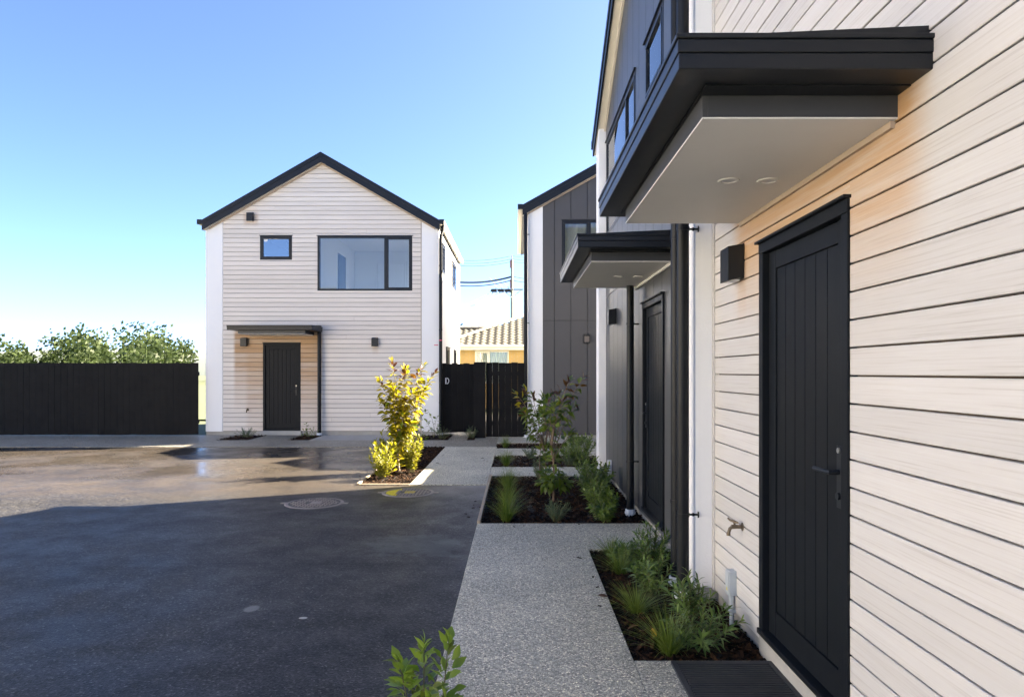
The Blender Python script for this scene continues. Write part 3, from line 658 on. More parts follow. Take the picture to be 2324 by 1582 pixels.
# ------------------------------------------------------------------ nearest timber unit
TH = empty('timber_townhouse', (1.36, 1.8, 0), 'near whitewashed weatherboard townhouse wall with black door and overhead canopy', 'house')
FT = Fx(1.36); hpT = gable_hp(1.75, 6.6, 0.565)
opsT = [(2.71, 3.70, 0.115, 2.225)]
wall(TH, FT, (-1.1, 4.56, 0.0, 6.7), opsT, hpT, -0.16, -0.004, M['back_pale'])
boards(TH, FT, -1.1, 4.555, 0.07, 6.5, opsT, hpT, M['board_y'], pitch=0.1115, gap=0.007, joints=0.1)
MB().fbox(FT, 4.557, 4.60, 0.065, 5.0, 0.0, 0.034).build('corner_trim', M['board_y'], TH, bevel=0.004)
MB().fbox(FT, -1.1, 4.56, -0.1, 0.066, -0.2, 0.0).build('plinth', M['concrete'], TH)
MB().fbox(FT, 2.69, 3.72, -0.05, 0.113, -0.1, 0.03).build('door_step', M['concrete'], TH, bevel=0.005)
door(TH, FT, *opsT[0], side=-1)
canopy(TH, FT, 2.17, 4.24, 2.50, [(3.13, 0.38), (3.13, 0.20)])
gable_roof(TH, FT, 1.75, 6.83, 0.565, -1.15, 4.44, 0, 6.4, 0.15, gut=False)
wall(TH, Fxp(7.8), (-1.1, 4.56, 0, 6.7), [], hpT, -0.15, 0.0, M['stucco'], 'rear_wall')
wall(TH, Fy(-1.1), (1.52, 7.6, 0, 4.9), [], [], -0.15, 0.0, M['stucco'], 'side_wall')

# unseen house block added behind the dark house to cut the sun patch
BH = empty('sun_blocker_house', (6.0, 14.3, 0), 'unseen house block added behind the dark clad one to hold back sun', 'house')
bh = MB(); bh.box(3.2, 9, 13.45, 15.9, 0, 5.0); bh.build('wall', M['stucco'], BH)
rf = MB(); rf.prism(Fx(3.2), [(13.35, 4.95), (16.0, 4.95), (14.7, 5.75)], -5.9, 0.12); rf.build('roof', M['black'], BH)
GB = empty('low_sun_blocker', (6.0, 12.0, 0), 'unseen low flat roofed block added behind the dark house to trim the sun patch', 'low_sun_blocker')  # low block added out of view; its height trims sun on the path
gb = MB(); gb.box(3.2, 7.7, 10.45, 13.44, 0, 3.38); gb.build('wall', M['stucco'], GB)
rf = MB(); rf.box(3.1, 7.8, 10.40, 13.44, 3.381, 3.52); rf.build('roof', M['black'], GB)

# row of sunlit houses across the driveway, to the left of the picture
for i, yc in enumerate((-9.5, -2.6, 4.3)):
    OH = empty('facing_house', (-13.5, yc, 0), ['nearest', 'middle', 'farthest'][i]+' pale gabled house on the opposite side of the driveway', 'house', 'houses across the driveway')
    FO = Fxp(-11.5); hpO = gable_hp(yc, 6.6, 0.57); ops = [(yc-2.0, yc+0.3, 3.5, 4.85), (yc+1.0, yc+1.8, 4.25, 4.85), (yc+0.8, yc+1.75, 0.1, 2.2), (yc-1.9, yc-0.6, 1.0, 2.2)]
    wall(OH, FO, (yc-2.85, yc+2.85, 0, 6.7), ops, hpO, -0.16, 0.0, M['stucco'])
    for q in (ops[0], ops[1], ops[3]): window(OH, FO, *q, [q[0]+0.7*(q[1]-q[0])], (1,))
    door(OH, FO, *ops[2]); gable_roof(OH, FO, yc, 6.84, 0.57, yc-2.9, yc+2.9, 0, 6.0)
    wall(OH, Fyp(yc+2.85), (-17.3, -11.67, 0, 5.0), [], [], -0.15, 0.0, M['stucco'], 'side_wall'); wall(OH, Fy(yc-2.85), (-17.3, -11.67, 0, 5.0), [], [], -0.15, 0.0, M['stucco'], 'side_wall')
    wall(OH, Fx(-17.35), (yc-2.84, yc+2.84, 0, 6.7), [], hpO, -0.15, 0.0, M['stucco'], 'rear_wall')

# ------------------------------------------------------------------ small fittings
def wall_light(F, u, z, lab, front=None):
    x, y, zz = F(u, z, 0.022); r = empty('wall_light', (x, y, zz), lab, 'wall light', 'black outdoor wall lights')
    b = MB(); w = 0.075
    prof = [(0.012, 0.10), (0.105, 0.085), (0.105, -0.115), (0.012, -0.095)]
    a = [F(u-w, z+h, 0.022+d) for d, h in prof]; c = [F(u+w, z+h, 0.022+d) for d, h in prof]
    b.add(a+c, [(0,1,2,3), (4,5,6,7), (0,1,5,4), (1,2,6,5), (2,3,7,6), (3,0,4,7)]); b.build('body', M['black'], r, bevel=0.004)
    MB().fbox(F, u-w*0.85, u+w*0.85, z-0.10, z+0.105, 0.0225, 0.034).build('back_plate', M['black'], r, bevel=0.002)
    if front: MB().fbox(F, u-w*0.78, u+w*0.78, z-0.095, z+0.045, 0.1275, 0.131).build('front_panel', front, r)
    MB().fbox(F, u-w*0.7, u+w*0.7, z-0.112, z-0.105, 0.05, 0.095).build('lens', M['pvc'], r)
wall_light(FL, -3.43, 2.27, 'black wall light right of the white house canopy')
wall_light(FL, -6.60, 2.27, 'black wall light left of the grey front door')
wall_light(FL, -6.45, 5.30, 'black wall light high under the white house gable')
wall_light(FG, 1.65, 2.33, 'dark wall light with a bronze face on the charcoal house', M['bronze'])
wall_light(FD, 9.0, 2.27, 'dark wall light on the dark wall beyond the second canopy')
wall_light(FT, 4.03, 2.18, 'black wall light on the near weatherboards beside the door')

def meter_box(F, u, z0, z1, zg, lab, mat):
    x, y, zz = F(u, zg, 0.02); r = empty('junction_box', (x, y, zz), lab, 'electrical box', 'electrical boxes on conduits')
    MB().fbox(F, u-0.034, u+0.034, z0, z1, 0.022, 0.07).build('box', mat, r, bevel=0.005)
    MB().fbox(F, u-0.030, u+0.030, z0+0.004, z1-0.004, 0.071, 0.076).build('lid', mat, r, bevel=0.002)
    c = MB(); c.tube([F(u, zg-0.03, 0.047), F(u, z0+0.002, 0.047)], 0.013, 12); c.tube([F(u, z0-0.03, 0.047), F(u, z0-0.001, 0.047)], 0.018, 12); c.build('conduit', mat, r, smooth=40)
    s = MB(); s.fbox(F, u-0.02, u+0.02, (z0+zg)/2-0.008, (z0+zg)/2+0.008, 0.022, 0.063); s.build('saddle', mat, r)
    return r
jb = meter_box(FT, 4.14, 0.175, 0.325, -0.02, 'grey electrical box on the near weatherboard wall', M['pvcgrey'])
q = MB(); q.prism(FT, [(4.125, 0.205), (4.150, 0.205), (4.1375, 0.228)], 0.0762, 0.0768); q.build('warning_sticker', M['yellow'], jb)
meter_box(FD, 9.4, 0.12, 0.315, -0.02, 'pale electrical box low on the dark clad wall', M['pvc'])

def tap(F, u, z, lab, sc=1.0):
    x, y, zz = F(u, z, 0.02); r = empty('garden_tap', (x, y, zz), lab, 'tap', 'outdoor taps')
    P = lambda a, b, d: F(u+a*sc, z+b*sc, 0.02+d*sc)
    b = MB(); b.tube([P(0,0,0.001), P(0,0,0.012)], 0.028*sc, 14); b.tube([P(0,0,0.012), P(0,0,0.05), P(0,0,0.085)], [0.013*sc, 0.014*sc, 0.016*sc], 12)
    b.tube([P(0,0.004,0.07), P(0,-0.012,0.095), P(0,-0.045,0.105)], [0.012*sc, 0.012*sc, 0.011*sc], 12); b.tube([P(0,-0.045,0.105), P(0,-0.06,0.105)], 0.014*sc, 12)
    b.build('body', M['brass'], r, smooth=50)
    h = MB(); h.tube([P(0,0.0,0.06), P(0,0.03,0.065)], 0.008*sc, 10); h.tube([P(-0.03,0.033,0.05), P(0,0.036,0.066), P(0.03,0.04,0.085), P(0.035,0.055,0.10)], [0.007*sc, 0.010*sc, 0.008*sc, 0.006*sc], 8); h.build('handle', M['brass'], r, smooth=50)
tap(FT, 4.0, 0.62, 'brass garden tap on the near weatherboard wall', 0.85)
tap(FL, -6.52, 0.62, 'small tap on the white house left of the grey door', 1.0)

# pink survey tape on the white house downpipe and panel
t_ = MB(); t_.tube([(-1.83, 16.38, 2.29), (-1.83, 16.38, 2.315)], 0.0425, 16, cap=False); t_.fbox(FL, -2.0, -1.90, 2.18, 2.20, 0.031, 0.033)
tag(t_.build('marking_tape', M['pink']), 'strip of pink tape on the white house corner', 'tape')

# doormat
dm = empty('doormat', (1.05, 3.12, 0.012), 'ribbed dark rubber doormat in front of the near door', 'doormat')
MB().box(0.805, 1.33, 2.70, 3.54, 0.0125, 0.020).build('base', M['mat'], dm)
rb = MB(); nR = 34
for i in range(nR):
    y = 2.735+i*(0.77/(nR-1)); rb.box(0.835, 1.30, y-0.007, y+0.007, 0.0195, 0.027)
tag(rb.build('ribs', M['mat'], dm), kind='stuff')
bo = MB()
for q in cut([(0.805, 1.33, 2.70, 3.54)], [(0.83, 1.305, 2.725, 3.515)]): bo.box(q[0], q[1], q[2], q[3], 0.0201, 0.026)
bo.build('border', M['mat'], dm)

def manhole(x, y, r, lab, yellow=False):
    o = empty('manhole_cover', (x, y, 0.0), lab, 'manhole cover'); n = 48
    def disc(r0, r1, z): return [(x+rr*math.cos(2*math.pi*i/n), y+rr*math.sin(2*math.pi*i/n), z) for rr in (r0, r1) for i in range(n)]
    ring = MB(); ring.add(disc(r-0.035, r, 0.006), [(i, (i+1) % n, n+(i+1) % n, n+i) for i in range(n)])
    ring.add(disc(r, r+0.006, 0.006)[:n]+disc(r+0.006, r+0.006, 0.0005)[:n], [(i, (i+1) % n, n+(i+1) % n, n+i) for i in range(n)])
    for s in (-1, 1): ring.box(x+s*(r+0.03)-0.03, x+s*(r+0.03)+0.03, y-0.03, y+0.03, -0.02, 0.006)
    ring.build('rim', M['iron'], o)
    lid = MB(); lid.add([(x+(r-0.04)*math.cos(2*math.pi*i/n), y+(r-0.04)*math.sin(2*math.pi*i/n), 0.003) for i in range(n)], [tuple(range(n))]); lid.build('lid', M['iron_dark'], o)
    st = MB(); p = 0.042
    for i in range(-9, 10):
        for j in range(-9, 10):
            cx, cy = x+i*p, y+j*p
            if math.hypot(i*p, j*p) > r-0.065: continue
            if abs(i*p) < 0.1 and abs(j*p) < 0.07: continue
            yel = 1 if (yellow and (i*p < -0.16 or (i*p < -0.10 and abs(j) > 3))) else 0
            if (i+j) % 2: st.box(cx-0.017, cx+0.017, cy-0.008, cy+0.008, 0.003, 0.010, yel)
            else: st.box(cx-0.008, cx+0.008, cy-0.017, cy+0.017, 0.003, 0.010, yel)
    tag(st.build('studs', [M['iron'], M['yellow']], o), kind='stuff')
    pl = MB(); pl.box(x-0.045, x+0.085, y-0.075, y+0.075, 0.002, 0.0095); pl.build('name_plate', M['ochre'] if yellow else M['iron'], o, bevel=0.003)
    if yellow:
        pt = MB(); pts = []
        for i in range(24):
            a = math.pi/2+math.pi*i/23; pts.append((x+(r-0.045)*math.cos(a)*1.0, y+(r-0.045)*math.sin(a)))
        pts = [q for q in pts if q[0] < x-0.13]
        pt.add([(a, b, 0.0045) for a, b in pts], [tuple(range(len(pts)))]); pt.build('paint_mark', M['yellow'], o)
manhole(-2.36, 7.93, 0.33, 'round grey iron manhole cover in the asphalt')
manhole(-1.377, 8.63, 0.325, 'iron manhole cover half marked with yellow paint', True)

# ------------------------------------------------------------------ fence and gate
def palings(parent, u0, n, y, z0, z1, w=0.150, gap=0.009, seed=1):
    rnd = random.Random(seed)
    for i in range(n):
        a = u0+i*w; gp = gap*rnd.choice((0.1, 0.15, 0.2, 0.3, 0.75))
        MB().box(a+gp/2, a+w-gp/2, y, y+0.02+rnd.uniform(0, 0.003), z0+rnd.uniform(-0.008, 0.008), z1+rnd.uniform(-0.012, 0.008)).build('paling', M['fence'], parent, bevel=0.002)
GT = empty('timber_gate', (-1.42, 16.6, 0), 'black timber paling gate with a pale shape standing for daylight through its hole', 'gate')
palings(GT, -1.865, 6, 16.58, 0.07, 1.745, 0.144, 0.004, 3)
for z in (0.35, 1.45): MB().box(-1.865, -1.0, 16.604, 16.65, z, z+0.09).build('rail', M['fence'], GT)
lt = MB(); c = (-1.70, 16.575, 1.32)
lt.tube([(c[0]+0.05*math.sin(a)+0.0, c[1]-0.012, c[2]+0.07*math.cos(a)) for a in [math.pi*i/10 for i in range(11)]], 0.009, 8); lt.box(c[0]-0.035, c[0]-0.012, c[1]-0.012, c[1]+0.004, c[2]-0.075, c[2]+0.075)
lt.build('daylight_shape', M['pvc'], GT, smooth=40)  # pale D stands for daylight seen through a hole in the gate
FN = empty('paling_fence', (-0.3, 15.8, 0), 'short black paling fence between gate and charcoal house', 'fence')
palings(FN, -0.71, 6, 15.80, 0.03, 1.755, 0.1485, 0.004, 5)
for z in (0.3, 1.45): MB().box(-0.71, 0.18, 15.826, 15.87, z, z+0.09).build('rail', M['fence'], FN)
MB().box(-0.985, -0.715, 15.68, 15.84, -0.05, 1.765).build('post', M['fence'], FN, bevel=0.004)
MB().box(-0.985, -0.955, 15.845, 16.57, 0.02, 1.74).build('return_panel', M['fence'], FN)
F2 = empty('boundary_fence', (-11, 16.3, 0), 'long black paling fence left of the white house', 'fence')
palings(F2, -18.0, 69, 16.3, 0.03, 1.755, 0.150, 0.008, 9)
for z in (0.3, 1.45): MB().box(-18, -7.65, 16.326, 16.37, z, z+0.09).build('rail', M['fence'], F2)

# ------------------------------------------------------------------ brick house beyond
KH = empty('brick_house', (-0.5, 28.5, 0), 'low cream brick house with tiled hip roof beyond the gate', 'house')
KY = 28.5; FK = Fy(KY); kw = (-1.74, -0.32, 1.05, 2.42)
wall(KH, FK, (-2.7, 5.5, 0.0, 2.75), [kw], [], -0.2, -0.012, M['mortar'])
MB().box(-2.7, -2.5, KY+0.2, 36, 0, 2.7).build('side_wall', M['brick'], KH); MB().box(5.3, 5.5, KY+0.2, 36, 0, 2.7).build('side_wall', M['brick'], KH)
for q in cut([(-2.7, 5.5, 0.0, 1.45)], [kw]): MB().fbox(FK, q[0], q[1], q[2], q[3], -0.012, 0.0).build('lower_brickwork', M['brick'], KH)
for r_ in range(13):
    z = 1.452+r_*0.086; u = -2.7-(0.125 if r_ % 2 else 0)
    while u < 1.6:
        for q in cut([(max(u, -2.7), min(u+0.24, 1.6), z+0.005, z+0.081)], [kw]):
            if q[1]-q[0] > 0.03 and q[3]-q[2] > 0.03: MB().fbox(FK, *q, -0.012, 0.0).build('brick', M['brick'], KH)
        u += 0.25
MB().fbox(FK, 1.602, 5.5, 1.452, 2.6, -0.012, 0.0).build('upper_brickwork', M['brick'], KH)
wk = window(KH, FK, *kw, [-1.16], (0,), None, M['cream'])
mu = MB(); mu.fbox(FK, -1.46, -1.435, 1.1, 2.36, -0.02, 0.01); mu.fbox(FK, -1.68, -1.22, 2.0, 2.025, -0.02, 0.009); mu.build('muntin', M['cream'], wk)
nc = MB(); n = 70; pts = [(-1.72+1.38*i/n, KY+0.16+0.03*math.sin(i*1.1)) for i in range(n+1)]
nc.add([(x, y, z) for x, y in pts for z in (1.0, 2.42)], [(2*i, 2*i+2, 2*i+3, 2*i+1) for i in range(n)])
tag(nc.build('net_curtain', M['net'], smooth=True), 'white gathered net curtain in the brick house window', 'curtain')
ke = 28.0; kz = 2.62; kp = 0.42; kx0, kx1 = -3.15, 5.9
MB().box(kx0, kx1, ke-0.02, ke+0.02, kz-0.16, kz+0.02).build('fascia', M['cream'], KH)
MB().box(kx0, kx1, ke+0.02, KY, kz-0.17, kz-0.15).build('eave_soffit', M['cream'], KH)
gq = MB(); gq.tube([(kx0, ke-0.07, kz-0.02), (kx1, ke-0.07, kz-0.02)], 0.055, 10); gq.build('eave_gutter', M['cream'], KH, smooth=40)
W_ = 4.4; rr = MB()
cy = ke+W_; ridge = kz+kp*W_
vs = [(kx0, ke, kz), (kx1, ke, kz), (kx1-W_, cy, ridge), (kx0+W_, cy, ridge), (kx0, ke+2*W_, kz), (kx1, ke+2*W_, kz)]
rr.add(vs, [(0,1,2,3), (0,3,4), (1,5,2), (4,3,2,5)]); KR = rr.build('roof', M['tile_under'], KH)
# one tile: an S-shaped pan, shared by all tiles
tm = MB(); nx = 8; sl = math.hypot(1, kp); tl = 0.34
vs = []
for j in range(2):
    for i in range(nx+1):
        u = -0.15+0.30*i/nx; h = 0.028*math.sin(2*math.pi*i/nx)+0.03
        d = j*tl/sl
        vs.append((u, d, kp*d+h+(0.035 if j == 0 else 0.012)))
k0 = len(vs); vs += [(v[0], v[1], v[2]-0.03) for v in vs[:nx+1]]
tm.add(vs, [(i, i+1, nx+1+i+1, nx+1+i) for i in range(nx)]+[(i, i+1, k0+i+1, k0+i) for i in range(nx)])
tme = tm.mesh('roof_tile', M['tile'], smooth=35); cnt = 0
for j in range(13):
    d = j*0.30; x = kx0+d+0.12+(0.0)
    xs = kx0+math.ceil((x-kx0)/0.30)*0.30
    while xs < min(kx1-d, 2.6) and cnt < 290:
        link_shared('roof_tile', tme, KH, Matrix.Translation((xs-KH.location.x, ke-0.05+d-KH.location.y, kz+kp*(d-0.05)))); cnt += 1; xs += 0.30
cm = MB(); n = 8
a = [(-0.2, 0.13*math.cos(math.pi*i/n), 0.10*math.sin(math.pi*i/n)) for i in range(n+1)]; b = [(0.2, 0.115*math.cos(math.pi*i/n), 0.088*math.sin(math.pi*i/n)) for i in range(n+1)]
cm.add(a+b, [(i, i+1, n+1+i+1, n+1+i) for i in range(n)]+[tuple(range(n+1))]); cme = cm.mesh('ridge_tile', M['ridge'], smooth=40)
hd = Vector((1, 1, kp)).normalized()
rot = hd.to_track_quat('X', 'Z').to_matrix().to_4x4()
for i in range(16):
    p = Vector((kx0, ke, kz+0.05))+hd*(0.15+0.38*i)
    link_shared('ridge_tile', cme, KH, Matrix.Translation(p-KH.location) @ rot)
# rear wing of the brick house seen left of the hip
rw = MB(); rw.add([(-9, 33, 2.62), (-1.0, 33, 2.62), (-1.0, 36.0, 3.88), (-9, 36.0, 3.88)], [(0,1,2,3)]); rw.box(-9, -2.9, 33.5, 38, 0, 2.6); rw.build('rear_wing', M['tile_under'], KH)
for j in range(9):
    d = j*0.30; xs = -5.0
    while xs < -0.6:
        if xs < kx0+(33+d-ke)-2.0: link_shared('roof_tile', tme, KH, Matrix.Translation((xs-KH.location.x, 33-0.05+d-KH.location.y, 2.62+kp*(d-0.05))))
        xs += 0.30
for i in range(14): link_shared('ridge_tile', cme, KH, Matrix.Translation(Vector((-5.2+0.38*i, 35.8, 3.86))-KH.location))

# ------------------------------------------------------------------ power pole and cables
PY = 62.0; sP = 1539/PY
def pp(x, y, Y=PY): s = 1539/Y; return ((x-1172)/s, Y, 1.53+(845-y)/s)
PO = empty('power_pole', (pp(1162, 845)[0], PY, 0), 'weathered power pole with cross arm behind the brick house', 'power pole')
px_ = PO.location.x
MB().tube([(px_, PY, -0.1), (px_, PY, pp(0, 590)[2])], [0.17, 0.115], 12).build('pole', M['wood_pole'], PO, smooth=40)
MB().tube([(px_-0.02, PY, pp(0, 592)[2]), (px_-0.02, PY, pp(0, 580)[2])], 0.04, 8).build('pole_top', M['wood_pole'], PO)
zA = pp(0, 658)[2]
MB().box(px_-1.9, px_+1.0, PY-0.25, PY-0.13, zA-0.06, zA+0.06).build('cross_arm', M['wood_pole'], PO)
br = MB(); br.tube([(px_-0.85, PY-0.16, zA), (px_, PY-0.16, pp(0, 676)[2])], 0.03, 6); br.tube([(px_+0.9, PY-0.16, zA), (px_, PY-0.16, pp(0, 676)[2])], 0.03, 6); br.build('brace', M['steel'], PO)
for x in (1121, 1137, 1153):
    X, Y, Z = pp(x, 661); f = MB()
    f.box(X-0.22, X+0.22, PY-0.34, PY-0.10, Z-0.08, Z+0.14); f.tube([(X-0.30, PY-0.2, Z+0.02), (X+0.28, PY-0.2, Z-0.06)], 0.09, 8); f.tube([(X-0.1, PY-0.2, Z-0.08), (X-0.1, PY-0.2, Z-0.2)], 0.05, 8)
    f.build('fuse_switch', M['wire'], PO)
for y in (596, 604, 640, 650):
    X, Y, Z = pp(1160, y); f = MB(); f.tube([(X-0.05, PY-0.15, Z-0.2), (X-0.05, PY-0.15, Z+0.2)], [0.06, 0.045], 8); f.build('insulator', M['insul'], PO)
ju = MB()
for (x0, y0, x1, y1) in ((1112, 632, 1124, 655), (1124, 633, 1137, 655), (1141, 640, 1152, 655)):
    a, b = Vector(pp(x0, y0)), Vector(pp(x1, y1)); ju.tube([a+(b-a)*t+Vector((0.3*math.sin(t*3.1), 0, -0.2*math.sin(t*3.1))) for t in [i/6 for i in range(7)]], 0.02, 5)
ju.build('jumper_cable', M['wire'], PO)
def cable(p0, p1, sag, r, lab):
    a, b = Vector(p0), Vector(p1)
    pts = [a+(b-a)*t-Vector((0, 0, sag*4*t*(1-t))) for t in [i/16 for i in range(17)]]
    tag(MB().tube(pts, r, 5).build('power_cable', M['wire'], smooth=True), lab, 'cable', 'overhead cables on the power pole')
for i, (yL, yC, yR) in enumerate(((588, 581, 579), (594, 588, 585), (600, 594, 592))):
    cable(pp(1020, yL+1, 60), pp(1162, yC), 0.25, 0.016, ['top', 'second', 'third'][i]+' thin overhead cable in the upper run left of the pole')
    cable(pp(1162, yC), pp(1260, yR, 64), 0.2, 0.016, ['top', 'second', 'third'][i]+' thin overhead cable passing right of the pole')
for i, (yL, yC) in enumerate(((637, 627), (639.5, 629), (646.5, 636))): cable(pp(1020, yL, 60), pp(1162, yC), 0.3, 0.042, ['upper', 'middle', 'lower'][i]+' thick dark cable in the bundle left of the pole')
for i, (yC, yR) in enumerate(((627, 632), (636, 640))): cable(pp(1162, yC), pp(1260, yR, 64), 0.2, 0.03, ['upper', 'lower'][i]+' thick dark cable running right of the pole')
for i, (xC, yL, yC) in enumerate(((1116, 698, 661), (1124, 703, 662), (1132, 700, 664), (1142, 705, 664), (1152, 700, 661))):
    cable(pp(1010, yL, 52), pp(xC, yC), 0.3, 0.012, ['first', 'second', 'third', 'fourth', 'fifth'][i]+' low service cable sloping down left from the cross arm')
hl = MB(); n = 60
vs = []
for i in range(n+1):
    x = -330+420*i/n; h = 9+8*math.exp(-((x+16)/18)**2)+5*math.exp(-((x+230)/90)**2)
    vs += [(x, 330, -1), (x, 345, h*0.7), (x, 370, h), (x, 420, h*0.6), (x, 480, -1)]
hl.add(vs, [(5*i+j, 5*i+5+j, 5*i+6+j, 5*i+1+j) for i in range(n) for j in range(4)])
tag(hl.build('hills', M['hill'], smooth=True), kind='structure')
fw = MB(); rnd = random.Random(6)
for (xa, xb, cnt_, ya, yb, ha, hb) in ((-130, -24, 95, 90, 135, 5.0, 8.5), (-38, 10, 26, 255, 320, 15.0, 20.5)):
    for _ in range(cnt_):
        cx, cy = rnd.uniform(xa, xb), rnd.uniform(ya, yb); H = rnd.uniform(ha, hb); rw_ = H*rnd.uniform(0.26, 0.42); sc_ = cy/110.0
        for _k in range(260):
            u_, v_ = rnd.uniform(0, 6.283), rnd.uniform(-1, 1); rr_ = rnd.uniform(0.55, 1.0)*(1+0.25*math.sin(3*u_+cx)); q_ = math.sqrt(1-v_*v_)
            c_ = Vector((cx+rw_*rr_*q_*math.cos(u_), cy+rw_*rr_*q_*math.sin(u_), H*0.58+H*0.42*rr_*v_))
            e1 = Vector((rnd.gauss(0, 1), rnd.gauss(0, 1), rnd.gauss(0, 1))).normalized()*0.30*sc_*rnd.uniform(0.7, 1.5); e2 = e1.orthogonal().normalized()*0.22*sc_
            fw.add([c_-e1, c_+e2, c_+e1, c_-e2], [(0, 1, 2, 3)])
        fw.tube([(cx, cy, -0.1), (cx, cy, H*0.6)], [0.022*H, 0.012*H], 5)
tag(fw.build('far_wood', M['wood_leaf'], fix=False), 'distant belt of trees beyond the fences', 'trees', kind='stuff')

# ------------------------------------------------------------------ plants
def leaf_mesh(name, L, W, mat, curl, fold, seed):
    rnd = random.Random(seed); mb = MB(); n = 5; vs = []
    prof = [0.10, 0.62, 1.0, 0.86, 0.48, 0.03]
    for i in range(n+1):
        t = i/n; y = L*(t if t < 1 else 1); z = -curl*L*t*t; wd = W*0.5*prof[i]
        e = rnd.uniform(-0.06, 0.06)*W
        vs += [(-wd, y, z+fold*wd+e), (0, y, z), (wd, y, z+fold*wd-e)]
    mb.add(vs, [(3*i+j, 3*i+j+1, 3*i+4+j, 3*i+3+j) for i in range(n) for j in range(2)])
    return mb.mesh(name, mat, smooth=True, fix=False)
LV = {}
for nm in ('leaf_yellow', 'leaf_lime', 'leaf_green', 'leaf_bronze', 'leaf_gold', 'leaf_fore'):
    LV[nm] = [leaf_mesh('leaf', 1.0, 0.44+0.05*i, M[nm], [0.1, 0.3, 0.55, 0.2][i], [0.35, 0.5, 0.3, 0.15][i], i) for i in range(4)]

def frame_dir(d, roll):
    y = d.normalized(); up = Vector((0, 0, 1)) if abs(y.z) < 0.95 else Vector((1, 0, 0))
    x = y.cross(up).normalized(); z = x.cross(y)
    m = Matrix((x, y, z)).transposed().to_4x4()
    return m @ Matrix.Rotation(roll, 4, 'Y')

def bez(p0, p1, p2, n): return [(p0*(1-t)**2+p1*2*t*(1-t)+p2*t*t) for t in [i/n for i in range(n+1)]]

def shrub(name, base, stems, pick, lab, leaf_len=(0.06, 0.11), per=22, t0=0.35, seed=1, group=None, bark='bark', rad=0.011, mx=300, droop=0.0, extra=()):
    """multi-stemmed shrub; every stem and every leaf is a piece of its own"""
    rnd = random.Random(seed); o = empty(name, base, lab, 'shrub', group); B = Vector(base); leaves = []
    for si, (tip, start, r) in enumerate(stems):
        p0 = Vector(start)-B; p2 = Vector(tip)-B
        p1 = Vector((p0.x*0.75+p2.x*0.25, p0.y*0.75+p2.y*0.25, p0.z*0.4+p2.z*0.6))+Vector((rnd.gauss(0, 0.03), rnd.gauss(0, 0.03), 0))
        pts = bez(p0, p1, p2, 10)
        q = MB(); q.tube(pts, [r*(1-0.75*i/10) for i in range(11)], 7)
        st = q.build('stem', M[bark] if r > 0.006 else M['twig'], None, smooth=True); st.parent = o
        ang = rnd.uniform(0, 6.3)
        for i in range(per):
            t = t0+(1-t0)*(i/(per-1))**0.8 if per > 1 else 1
            f = t*10; j = min(9, int(f)); p = pts[j].lerp(pts[j+1], f-j); ax = (pts[j+1]-pts[j]).normalized()
            ang += 2.4+rnd.gauss(0, 0.3)
            s1 = ax.orthogonal().normalized(); s2 = ax.cross(s1)
            out = s1*math.cos(ang)+s2*math.sin(ang)
            tipk = max(0.0, (t-0.75)/0.25)
            d = out*(1.0-0.55*tipk)+ax*(0.35+0.9*tipk)+Vector((0, 0, -droop*(1-tipk)))
            L = rnd.uniform(*leaf_len)*(1.0-0.25*tipk)
            side = p+out*rnd.uniform(0.0, 0.055)*(1-tipk)
            leaves.append((L, rnd.choice(LV[pick(t, (p+B), rnd)]), Matrix.Translation(side) @ frame_dir(d, rnd.gauss(0, 0.5)) @ Matrix.Scale(L, 4)))
    leaves.sort(key=lambda q: -q[0])
    for L, me, m in leaves[:mx]: link_shared('leaf', me, o, m)
    if len(leaves) > mx:
        mb = MB(); mats = []
        for L, me, m in leaves[mx:]:
            mt = me.materials[0]
            if mt not in mats: mats.append(mt)
            mb.add([m @ v.co for v in me.vertices], [tuple(f.vertices) for f in me.polygons], mats.index(mt))
        f = mb.build('foliage', mats, None, smooth=True, fix=False); f.parent = o; tag(f, kind='stuff')
    return o

# sunlit shrub in the driveway bed
def ch(rnd, pairs):
    x = rnd.random()
    for n_, w_ in pairs:
        x -= w_
        if x <= 0: return n_
    return pairs[-1][0]
def pick_sun(t, p, rnd):
    if p.z > 1.42: return ch(rnd, [('leaf_bronze', 0.48), ('leaf_yellow', 0.5), ('leaf_green', 0.02)])
    if p.z > 1.0: return ch(rnd, [('leaf_yellow', 0.86), ('leaf_bronze', 0.06), ('leaf_lime', 0.08)])
    return ch(rnd, [('leaf_yellow', 0.84), ('leaf_lime', 0.14), ('leaf_green', 0.02)])
Bs = (-1.80, 10.42, 0.0); fk = (-1.81, 10.42, 0.46)
st = [((-1.80, 10.42, 0.50), Bs, 0.017)]
for (x, dy, z, f) in ((-1.92, 0.0, 1.70, fk), (-1.74, 0.12, 1.60, fk), (-1.66, -0.1, 1.58, fk), (-1.42, 0.05, 1.64, fk), (-1.26, 0.1, 1.52, (-1.77, 10.42, 0.35)), (-2.12, 0.05, 1.42, fk), (-2.06, -0.15, 1.1, (-1.81, 10.42, 0.3)),
                      (-1.55, -0.18, 1.25, fk), (-1.84, -0.2, 1.28, fk), (-1.38, -0.08, 1.28, (-1.78, 10.42, 0.4)), (-1.70, -0.22, 0.9, (-1.80, 10.42, 0.36)), (-1.55, -0.1, 0.78, (-1.79, 10.42, 0.35)), (-1.98, 0.1, 1.35, fk)):
    st.append(((x, 10.42+dy, z), f, 0.0085))
shrub('shrub', Bs, st, pick_sun, 'tall sunlit shrub with yellow leaves and bronze tips in the driveway bed', (0.09, 0.145), 52, 0.06, 11, None, 'bark_pale', droop=0.25, mx=298)
